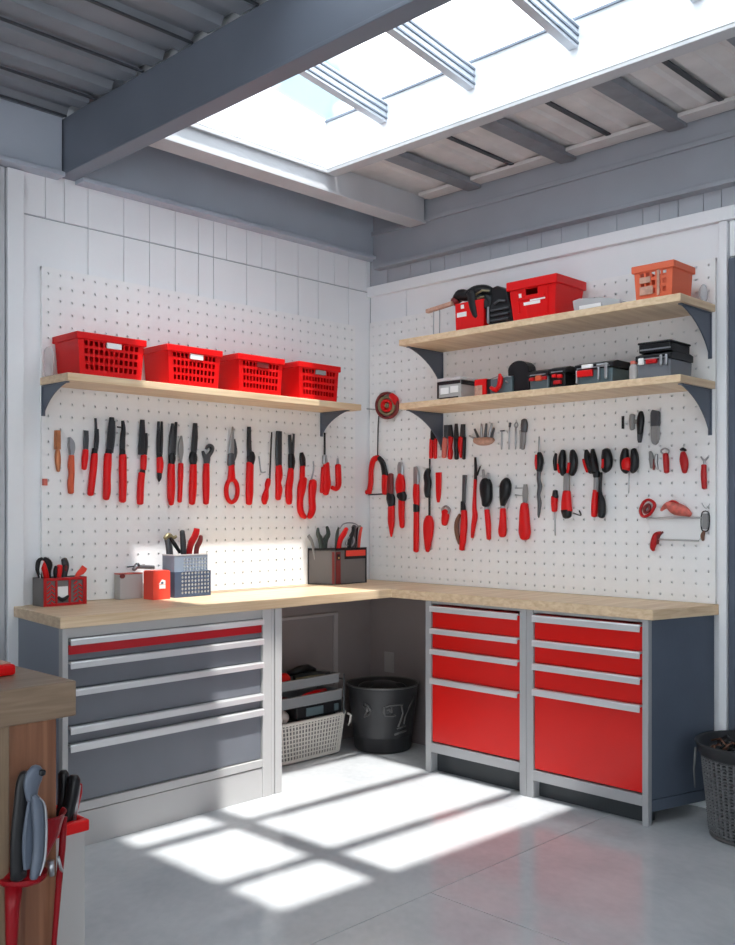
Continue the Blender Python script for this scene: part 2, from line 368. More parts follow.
# ------------------------------------------------------------------ pegboards
def pegboard(fr, x0, x1, z0, z1, label):
    nx, nz = round((x1-x0)/.0565), round((z1-z0)/.0565)
    m = MB(fr); m.holes(x0, x1, z0, z1, nx, nz, .0056, .0056, .012, .018)
    t = thing('pegboard', label, 'pegboard', ((x0+x1)/2, .009, z0), fr)
    build('perforated_panel', m, 'pegboard', t)
    m = MB(fr)
    m.box(x0, x0+.012, .0, .012, z0, z1); m.box(x1-.012, x1, .0, .012, z0, z1); m.box(x0, x1, 0, .012, z1-.012, z1)
    build('batten', m, 'pegboard', t)
    return t
pegboard('L', -2.061, -.143, .902, 2.37, 'white perforated pegboard on the left wall, behind the single shelf of red baskets')
pegboard('R', .012, 2.108, .902, 2.404, 'white perforated pegboard on the right wall, behind the two stacked shelves')

# ------------------------------------------------------------------ worktop
WT = .9; TH = .044
m = MB(); poly = [(.001, -.001), (2.129, -.001), (2.0255, -.4163), (.5565, -.4163), (.5565, -2.2591), (.001, -2.187)]
m.hexa(poly[::-1], WT-TH, WT)
o = build('worktop', m, 'maple', bevel=.003); tag(o, 'long L-shaped pale maple worktop wrapping the corner over the drawer cabinets', 'worktop')
# ------------------------------------------------------------------ cabinets
ZT = WT-TH-.001
def cabinet_left():
    F = .547
    t = thing('drawer_cabinet', 'wide grey drawer cabinet with pale bar handles and a red stripe, under the left worktop', 'cabinet', (-1.7, .27, 0), 'L')
    m = MB('L')
    m.box(-2.245, -2.221, F-.03, F, 0, ZT)                                  # left side panel and post
    m.box(-1.261, -1.209, .01, F, 0, ZT); m.box(-1.206, -1.190, .01, F-.004, 0, ZT); m.box(-1.187, -1.147, .01, F, 0, ZT)
    m.box(-2.221, -1.261, F-.03, F, .139, .173); m.box(-2.221, -1.261, F-.03, F-.006, .812+.004, ZT); m.box(-2.14, -1.261, .01, .03, .139, ZT)
    build('body', m, 'frame_light', t, bevel=.002)
    m = MB('L'); m.box(-2.221, -1.261, F-.03, F-.004, 0, .135); build('plinth', m, 'frame_light', t, bevel=.002)
    m = MB('L'); m.hexa([(-2.243, F-.0305), (-2.225, F-.0305), (-2.15, .01), (-2.168, .01)], .0, ZT); build('side_panel', m, 'side_light', t, bevel=.001)
    rows = [(.728, .814, .789), (.622, .726, .699), (.478, .619, .593), (.410, .475, .447), (.177, .408, .378)]
    for i, (z0, z1, hz) in enumerate(rows):
        m = MB('L'); m.box(-2.218, -1.264, F-.10, F-.012, z0, z1); d = build('drawer', m, 'drawer_grey', t, bevel=.001)
        m = MB('L'); m.prismx([(F-.012, z1-.001), (F+.012, z1-.001), (F+.016, z1-.006), (F+.016, hz), (F+.012, hz), (F+.010, z1-.010), (F-.012, z1-.008)], -2.217, -1.265)
        build('handle', m, 'handle_metal', t, parent=d, label='pale metal bar handle')
        if i == 0:
            m = MB('L'); m.box(-2.217, -1.265, F-.012, F-.004, .752, .789); build('stripe', m, 'cabinet_dark_red', t, parent=d, label='red stripe')
cabinet_left()
def cabinet_right(x0, x1, dx0, dx1, zb, rows, label, side):
    F = .406
    t = thing('drawer_cabinet', label, 'cabinet', ((x0+x1)/2, .2, 0), 'R', group='red-drawered steel cabinets under the right worktop')
    m = MB('R')
    m.box(x0, dx0, .01, F, 0, ZT); m.box(dx1, x1, .01 if not side else F-.03, F, 0, ZT); m.box(dx0, dx1, .01, F, zb-.052, zb-.006); m.box(dx0, dx1, .01, .03, .1, ZT); m.box(dx0, dx1, .01, F-.004, ZT-.012, ZT)
    build('body', m, 'frame_grey', t, bevel=.002)
    m = MB('R'); m.box(dx0, dx1, .3, F-.05, 0, zb-.054); build('plinth', m, 'kick', t, label='dark recessed toe kick')
    if side:
        m = MB('R'); m.hexa([(x1-.02, F-.0305), (x1-.002, F-.0305), (x1+.10, .01), (x1+.08, .01)], .105, ZT); m.hexa([(x1-.02, F-.0305), (x1, F-.0305), (x1+.102, .01), (x1+.08, .01)], .055, .103); sp = build('side_panel', m, 'side_blue', t, bevel=.001, label='blue-grey side panel')
    for z0, z1, hz in rows:
        m = MB('R'); m.box(dx0+.003, dx1-.003, .04, F-.008, z0, z1); d = build('drawer', m, 'cabinet_red', t, bevel=.0015)
        m = MB('R'); m.prismx([(F-.008, z1-.001), (F+.014, z1-.001), (F+.018, z1-.006), (F+.018, hz), (F+.014, hz), (F+.011, z1-.010), (F-.008, z1-.008)], dx0+.004, dx1-.004)
        build('handle', m, 'handle_metal', t, parent=d, label='pale metal bar handle')
cabinet_right(.783, 1.391, .819, 1.355, .154, [(.724, .832, .804), (.622, .721, .695), (.476, .619, .593), (.155, .473, .446)],
              'red-drawered steel cabinet beside the dark under-worktop corner, its lowest drawer starting higher', False)
cabinet_right(1.3925, 2.0, 1.430, 1.972, .132, [(.724, .834, .803), (.618, .721, .692), (.503, .615, .586), (.133, .500, .470)],
              'red-drawered steel cabinet at the free right end with a blue-grey side', True)

# recess under the corner: added sheets coloured as the wall's shade, moulded panel, socket plate
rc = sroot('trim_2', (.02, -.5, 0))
m = MB('L'); m.box(-1.145, -.001, .001, .012, 0, ZT); build('shade_lining', m, 'recess', rc)
m = MB('R'); m.box(.013, .782, .001, .012, 0, ZT); build('shade_lining', m, 'recess', rc)
m = MB('L')
for a, b, c, d in ((-.98, -.3, .715, .73), (-.313, -.283, .05, .73), (-.98, -.95, .05, .73)): m.box(a, b, .012, .022, c, d)
m.box(-.71, -.695, .012, .017, .05, .70)
build('panel_moulding', m, 'recess_trim', rc, bevel=.003)
m = MB('R'); m.box(.13, .205, .012, .018, .375, .49); m.box(.145, .19, .018, .021, .395, .47)
o = build('socket_plate', m, 'recess_trim', bevel=.003); tag(o, 'faint dark socket plate low on the recess wall behind the bucket', 'socket')

# ------------------------------------------------------------------ shelves
def shelf(fr, x0, x1, dep, zt, th, brs, label, wd, group=None, arm=.2, drop=.155):
    t = thing('wall_shelf', label, 'shelf', ((x0+x1)/2, .02, zt-th), fr, group=group)
    m = MB(fr); m.box(x0, x1, .019, dep, zt-th, zt); build('board', m, wd, t, bevel=.003)
    for bx in brs:
        z = zt-th-.0005; m = MB(fr)
        m.box(bx-.009, bx+.009, .0185, .023, z-drop, z-.005)          # wall plate
        m.box(bx-.009, bx+.009, .0185, arm, z-.005, z)                # top plate
        cur = [(.023, z-.005), (arm-.01, z-.005)]+[(.023+(arm-.033)*(.55*(1-math.sin(a))+.45*(1-a/PI*2)), z-.005-(drop-.008)*(.55*(1-math.cos(a))+.45*a/PI*2)) for a in [PI/2*k/10 for k in range(1, 11)]]
        m.prismx(cur, bx-.003, bx+.003)                               # curved gusset
        build('bracket', m, 'bracket', t, bevel=.001, label='dark blue-grey curved bracket')
    return t
ZL = 1.883
shelf('L', -2.071, -.339, .263, ZL, .033, (-2.056, -.41), 'long maple wall shelf carrying four red baskets on the left wall', 'maple_side', arm=.235, drop=.132)
ZU, ZM = 2.200, 1.867
gs = 'maple shelves stacked on the right wall'
shelf('R', .542, 2.110, .342, ZU, .032, (.566, 2.086), 'upper maple shelf on the right wall, under the red lidded bin', 'maple', gs, arm=.3, drop=.2)
shelf('R', .542, 2.110, .342, ZM, .032, (.566, 2.086), 'lower maple shelf on the right wall, under the row of black cases', 'maple', gs, arm=.3, drop=.2)

# ------------------------------------------------------------------ red perforated baskets
def taper(cx, cy, z0, z1, kx, ky):
    """wider towards the top: kx, ky = width ratio bottom / top"""
    def f(p):
        t = (p[2]-z0)/(z1-z0); return (cx+(p[0]-cx)*(kx+(1-kx)*t), cy+(p[1]-cy)*(ky+(1-ky)*t), p[2])
    return f
def basket(fr, x0, x1, d0, d1, z0, z1, label, cat='basket', plate=None, group=None, mt='red', nx=11, nz=4, kx=.92, open_h=.62, name='basket', side='red'):
    t = thing(name, label, cat, ((x0+x1)/2, (d0+d1)/2, z0), fr, group=group)
    tp = taper((x0+x1)/2, (d0+d1)/2, z0, z1, kx, .94); th = .004; zr = z1-.028
    m = MB(fr); m.post = tp
    m.box(x0, x1, d0, d1, z0, z0+th)
    m.box(x0, x0+th, d0, d1, z0+th, zr); m.box(x1-th, x1, d0, d1, z0+th, zr); m.box(x0+th, x1-th, d0, d0+th, z0+th, zr)
    za, zb = z0+.022, z0+.022+(zr-z0-.03)*1.
    m.box(x0+th, x1-th, d1-th, d1, z0+th, za)
    m.holes(x0+.024, x1-.024, za, zr, nx, nz, (x1-x0-.048)/nx*.33, (zr-za)/nz*.32, d1-th, d1, rnd=False)
    m.box(x0+th, x0+.024, d1-th, d1, za, zr); m.box(x1-.024, x1-th, d1-th, d1, za, zr)
    build('body', m, mt, t)
    m = MB(fr)                                                         # broad rolled rim
    e = .008; 
    for a, b, c, d in ((x0-e, x1+e, d1-.004, d1+e), (x0-e, x1+e, d0-e, d0+.004), (x0-e, x0+.004, d0+.004, d1-.004), (x1-.004, x1+e, d0+.004, d1-.004)):
        m.box(a, b, c, d, zr-.002, z1)
    if mt == 'red': m.box(x0, x1, d0, d1, z1-.010, z1-.004)  # unseen lid added to darken the inside behind the holes
    build('rim', m, mt, t, bevel=.003)
    if plate:
        cx = (x0+x1)/2+.01; m = MB(fr); m.post = None
        m.box(cx-.036, cx+.036, d1-.004, d1+.0035, zr-.028, zr-.004); build('label_plate', m, plate, t, bevel=.001)
    return t
gb = 'red perforated baskets in a row on the left shelf'
basket('L', -2.008, -1.683, .029, .232, ZL, 2.066, 'red perforated basket with a white label plate, leftmost on the left shelf', plate='label_white', group=gb)
basket('L', -1.560, -1.262, .029, .232, ZL, 2.068, 'red perforated basket with a white label plate, second from left on the left shelf', plate='label_white', group=gb)
basket('L', -1.155, -.872, .029, .232, ZL, 2.072, 'red perforated basket with a dark red plate, third from left on the left shelf', plate='maroon', group=gb)
basket('L', -.765, -.479, .029, .232, ZL, 2.076, 'red perforated basket with a small grey plate, rightmost on the left shelf', plate='grey', group=gb)
# clear scoop beside the first basket
t = thing('plastic_cup', 'translucent pinkish plastic cup squeezed between the shelf end and the leftmost red basket', 'cup', (-2.058, .075, ZL), 'L')
m = MB('L'); m.lathe(-2.056, .07, [(.011, ZL+.001), (.013, ZL+.09), (.0115, ZL+.118), (.0075, ZL+.128)], 20, sx=1, sy=3); build('cup_body', m, 'clear', t, smooth=True)

# ------------------------------------------------------------------ upper right shelf
t = thing('tool_rest', 'small wooden-topped wire stand at the left end of the upper right shelf', 'stand', (.78, .29, ZU), 'R')
m = MB('R'); m.prism([(.69, 2.325), (.69, 2.345), (.862, 2.362), (.862, 2.342)], .275, .30); build('wooden_bar', m, 'clay', t, bevel=.003)
for x in (.735, .775):
    m = MB('R'); m.tube([(x, .287, ZU), (x, .287, 2.33)], .003); build('leg', m, 'steel', t)
t = thing('parts_bin', 'open red bin with a white label, under the black power tool', 'bin', (.96, .2, ZU), 'R')
m = MB('R'); m.post = taper(.965, .2, ZU, 2.345, .97, .95)
for a, b, c, d in ((.877, 1.057, .284, .288), (.877, 1.057, .11, .114), (.877, .881, .114, .284), (1.053, 1.057, .114, .284)): m.box(a, b, c, d, ZU, 2.345)
m.box(.881, 1.053, .114, .284, ZU, ZU+.004); build('bin_body', m, 'red', t, bevel=.001)
m = MB('R'); m.box(.89, .95, .2855, .289, 2.275, 2.298); m.box(.915, .935, .2855, .289, 2.315, 2.335); build('label_plate', m, 'label_white', t)
t = thing('power_drill', 'bulky black power tool with a red nose draped over the open red bin', 'power tool', (.98, .22, 2.345), 'R')
m = MB('R'); m.ribbon([(.852, 2.372, .022), (.885, 2.395, .03), (.93, 2.385, .028), (.985, 2.395, .034), (1.04, 2.392, .03), (1.085, 2.378, .02)], .25, .035)
build('motor_body', m, 'black', t, smooth=True)
m = MB('R'); m.ribbon([(.975, 2.39, .03), (.985, 2.33, .026), (1.0, 2.28, .02), (1.012, 2.262, .014)], .272, .028); m.ribbon([(1.0, 2.38, .03), (1.045, 2.33, .028), (1.052, 2.30, .02)], .262, .024); m.ribbon([(1.03, 2.385, .02), (1.06, 2.35, .035), (1.068, 2.29, .03), (1.066, 2.23, .016)], .245, .03); build('grip', m, 'black', t, smooth=True)
m = MB('R'); m.ball((.856, .262, 2.366), .022, (1, 1.2, 1)); build('nose_cap', m, 'maroon', t, smooth=True)
m = MB('R'); m.tube([(1.01, .29, 2.372), (1.05, .29, 2.386), (1.09, .288, 2.378)], .005); m.tube([(1.02, .29, 2.352), (1.06, .29, 2.356)], .004); build('trim_ring', m, 'brass', t, smooth=True)
m = MB('R'); m.box(1.0, 1.04, .12, .28, 2.3455-.0, 2.37); build('battery', m, 'black', t, bevel=.006)
t = thing('tool_case', 'tall ribbed black hard case with a slanted top, left of the red lidded bin', 'case', (1.16, .2, ZU), 'R')
m = MB('R'); m.post = taper(1.15, .2, ZU, 2.39, 1.0, .9)
m.prism([(1.082, ZU), (1.075, 2.25), (1.10, 2.335), (1.105, 2.392), (1.135, 2.398), (1.19, 2.372), (1.205, 2.32), (1.222, 2.25), (1.225, ZU)], .10, .285); build('shell', m, 'black', t, bevel=.006)
m = MB('R')
for z in (2.225, 2.25, 2.275): m.box(1.10, 1.205, .275, .2925, z, z+.009)
m.tube([(1.12, .284, 2.31), (1.15, .29, 2.322), (1.185, .284, 2.315)], .006); build('ribs', m, 'dark_steel', t, bevel=.002)
m = MB('R'); m.box(1.08, 1.092, .2855, .292, 2.22, 2.30); build('latch', m, 'steel', t, bevel=.002)
# red bin with lid
t = thing('storage_bin', 'large red lidded bin with a hand slot and white label on the upper right shelf', 'bin', (1.38, .2, ZU), 'R')
x0, x1, zz = 1.222, 1.49, 2.392
m = MB('R'); m.post = taper(1.356, .19, ZU, zz, .86, .86)
m.box(x0, x1, .07, .075, ZU, 2.35); m.box(x0, x0+.005, .075, .305, ZU, 2.35); m.box(x1-.005, x1, .075, .305, ZU, 2.35); m.box(x0+.005, x1-.005, .075, .305, ZU, ZU+.005)
hx0, hx1, hz0, hz1 = 1.315, 1.385, 2.318, 2.346
m.box(x0, hx0, .305, .310, ZU, 2.35); m.box(hx1, x1, .305, .310, ZU, 2.35); m.box(hx0, hx1, .305, .310, ZU, hz0); m.box(hx0, hx1, .305, .310, hz1, 2.35)
build('bin_body', m, 'red', t, bevel=.001)
m = MB('R'); m.box(x0-.008, x1+.008, .062, .318, 2.35, 2.392); build('lid', m, 'red', t, bevel=.005)
m = MB('R'); m.post = taper(1.356, .19, ZU, zz, .86, .86); m.box(1.27, 1.43, .310, .316, 2.300, 2.310); m.box(1.262, 1.272, .310, .316, 2.24, 2.34); m.box(1.44, 1.448, .310, .316, 2.22, 2.34); build('rib', m, 'red', t)
m = MB('R'); m.post = taper(1.356, .19, ZU, zz, .86, .86); m.box(1.30, 1.40, .310, .3125, 2.272, 2.286); m.box(1.34, 1.43, .310, .3125, 2.288, 2.295); m.box(1.275, 1.29, .310, .3125, 2.305, 2.33); build('label_plate', m, 'label_white', t)
t = thing('tray', 'low translucent grey tray on the shelf between the red lidded bin and the orange bin', 'tray', (1.68, .2, ZU), 'R')
m = MB('R'); m.prism([(1.56, ZU), (1.55, 2.262), (1.585, 2.268), (1.70, 2.256), (1.79, 2.232), (1.80, ZU)], .13, .27); build('tray_body', m, 'clear_grey', t, bevel=.003)
m = MB('R'); m.box(1.59, 1.70, .2705, .276, 2.21, 2.232); build('label_strip', m, 'white_plastic', t)
t = basket('R', 1.876, 2.056, .12, .302, ZU, 2.352, 'small orange bin with slotted front at the right end of the upper right shelf', 'bin', None, None, 'orange_bin', 5, 3, .9, name='storage_bin')
m = MB('R'); m.box(1.905, 1.965, .297, .3045, 2.225, 2.26); m.box(1.905, 1.955, .297, .3065, 2.275, 2.30); m.box(1.985, 1.995, .297, .3055, 2.215, 2.33); build('label_plate', m, 'clay', t)
t = thing('plastic_bag', 'small crumpled translucent bag at the shelf end, right of the orange bin', 'bag', (2.085, .1, ZU), 'R')
m = MB('R'); m.ball((2.09, .09, ZU+.04), .04, (.35, .8, 1)); build('bag_body', m, 'clear_grey', t, smooth=True)

# ------------------------------------------------------------------ lower right shelf
t = thing('card_box', 'silver and black flat case at the left end of the lower right shelf', 'case', (.85, .2, ZM), 'R')
m = MB('R'); m.box(.763, .915, .13, .289, ZM, ZM+.096); build('case_body', m, 'frame_light', t, bevel=.003)
m = MB('R'); m.box(.760, .918, .127, .292, ZM+.0965, ZM+.112); build('lid', m, 'handle_metal', t, bevel=.003)
m = MB('R'); m.box(.762, .914, .2895, .292, ZM+.078, ZM+.094); m.box(.762, .772, .2895, .292, ZM+.01, ZM+.078); m.box(.775, .90, .2895, .2915, ZM+.004, ZM+.014); m.box(.9155, .9175, .13, .288, ZM+.072, ZM+.094); build('trim_band', m, 'black', t)
m = MB('R'); m.box(.785, .838, .2895, .293, ZM+.03, ZM+.062); m.box(.85, .90, .2895, .293, ZM+.034, ZM+.066); build('label_plate', m, 'label_white', t)
t = thing('small_box', 'small red box with a pale front, between the silver case and the dark tub', 'box', (1.04, .25, ZM), 'R')
m = MB('R'); m.box(1.0, 1.072, .2, .289, ZM, ZM+.086); build('box_body', m, 'red', t, bevel=.004)
m = MB('R'); m.box(1.004, 1.05, .2895, .291, ZM+.008, ZM+.055); build('label_plate', m, 'clay', t)
m = MB('R'); m.box(1.0735, 1.098, .18, .285, ZM, ZM+.082); build('end_cap', m, 'black', t, bevel=.004)
t = thing('tool_tub', 'dark tub with a tall rounded back and red clamp, on the lower right shelf', 'tub', (1.2, .2, ZM), 'R')
m = MB('R'); m.prism([(1.108, ZM), (1.108, ZM+.075), (1.236, ZM+.082), (1.236, ZM)], .17, .30); build('tub_body', m, 'teal_grey', t, bevel=.003)
m = MB('R'); m.prism([(1.2375, ZM), (1.2375, ZM+.084), (1.205, ZM+.084), (1.203, ZM+.11)]+[(1.262+.059*math.cos(q), ZM+.108+.044*math.sin(q)) for q in [PI*(1-k/10) for k in range(11)]]+[(1.325, ZM+.06), (1.325, ZM)], .225, .287); build('back_shell', m, 'black', t, bevel=.004)
m = MB('R'); m.ribbon([(1.172, ZM+.095, .006), (1.177, ZM+.068, .014), (1.167, ZM+.03, .011)], .312, .011); m.ribbon([(1.12, ZM+.035, .008), (1.15, ZM+.02, .012), (1.17, ZM+.045, .008)], .312, .01); build('clamp', m, 'red', t, smooth=True)
m = MB('R'); m.tube([(1.115, .302, ZM+.078), (1.17, .31, ZM+.086), (1.23, .302, ZM+.078)], .003); m.tube([(1.20, .302, ZM+.06), (1.215, .304, ZM+.05)], .004); build('wire', m, 'steel', t)
def toolbox(x0, x1, zt, d0, d1, label, front, latches, extra=None, slope=.04, lidh=.035):
    t = thing('toolbox', label, 'toolbox', ((x0+x1)/2, (d0+d1)/2, ZM), 'R', group='dark toolboxes on the lower right shelf')
    m = MB('R'); m.post = taper((x0+x1)/2, (d0+d1)/2, ZM, zt, .94, .94); m.box(x0, x1, d0, d1, ZM, zt-lidh); build('box_body', m, front, t, bevel=.004)
    m = MB('R'); zl = zt-lidh+.0006
    m.prismx([(d0, zl), (d0, zt-.006), (d0+.03, zt), (d1-slope, zt), (d1+.004, zt-.012), (d1+.004, zl)], x0-.004, x1+.004); build('lid', m, 'black', t, bevel=.003)
    m = MB('R'); m.box(x1+.0045, x1+.007, d0+.02, d1-.02, ZM+.02, zl-.01) if False else m.box(x0+.01, x1-.01, d1+.0045, d1+.007, zl+.004, zl+.009); build('trim_strip', m, 'steel', t)
    for a, b, za, zb, mt in latches:
        m = MB('R'); m.box(a, b, d1-.004, d1+.011, ZM+za, ZM+zb); build('latch', m, mt, t, bevel=.004)
    return t
toolbox(1.33, 1.437, ZM+.100, .09, .296, 'dark toolbox with an orange and red latch bar, right of the rounded dark tub', 'teal_grey', [(1.335, 1.365, .045, .062, 'deep_red'), (1.37, 1.405, .043, .068, 'orange'), (1.405, 1.432, .045, .062, 'deep_red')])
toolbox(1.447, 1.528, ZM+.103, .09, .296, 'narrow black toolbox with two stacked red latches on the lower right shelf', 'black', [(1.462, 1.485, .05, .066, 'red'), (1.49, 1.515, .046, .062, 'red'), (1.47, 1.51, .018, .036, 'deep_red')])
toolbox(1.585, 1.772, ZM+.104, .07, .298, 'wide toolbox with a white label, red handle and chrome studs on the lower right shelf', 'teal_grey',
        [(1.595, 1.675, .038, .068, 'red'), (1.62, 1.678, .074, .092, 'label_white'), (1.59, 1.60, .01, .07, 'steel'), (1.70, 1.712, .02, .075, 'steel'), (1.735, 1.75, .02, .09, 'steel'), (1.695, 1.755, .078, .088, 'steel')])
t = toolbox(1.888, 2.045, ZM+.112, .10, .300, 'largest black toolbox with a raised second lid, right end of the lower right shelf', 'drawer_grey',
        [(1.935, 1.985, .062, .082, 'deep_red'), (1.90, 1.925, .062, .09, 'label_white'), (1.998, 2.01, .05, .095, 'steel'), (2.022, 2.034, .05, .095, 'steel')])
m = MB('R'); m.box(1.893, 2.037, .11, .29, ZM+.113, ZM+.148); m.box(1.889, 2.041, .106, .295, ZM+.1485, ZM+.158); build('top_lid', m, 'black', t, bevel=.004)
m = MB('R'); m.box(1.90, 2.04, .2905, .293, ZM+.122, ZM+.128); build('top_trim', m, 'steel', t)
t = thing('parts_jar', 'small clear jar with red and white contents tucked left of the largest toolbox', 'jar', (1.865, .27, ZM), 'R')
m = MB('R'); m.lathe(1.862, .275, [(.018, ZM), (.02, ZM+.01), (.02, ZM+.06), (.014, ZM+.072)], 16); build('glass_body', m, 'clear', t, smooth=True)
m = MB('R'); m.lathe(1.862, .275, [(.015, ZM+.0725), (.015, ZM+.086)], 16); build('lid', m, 'pink', t)

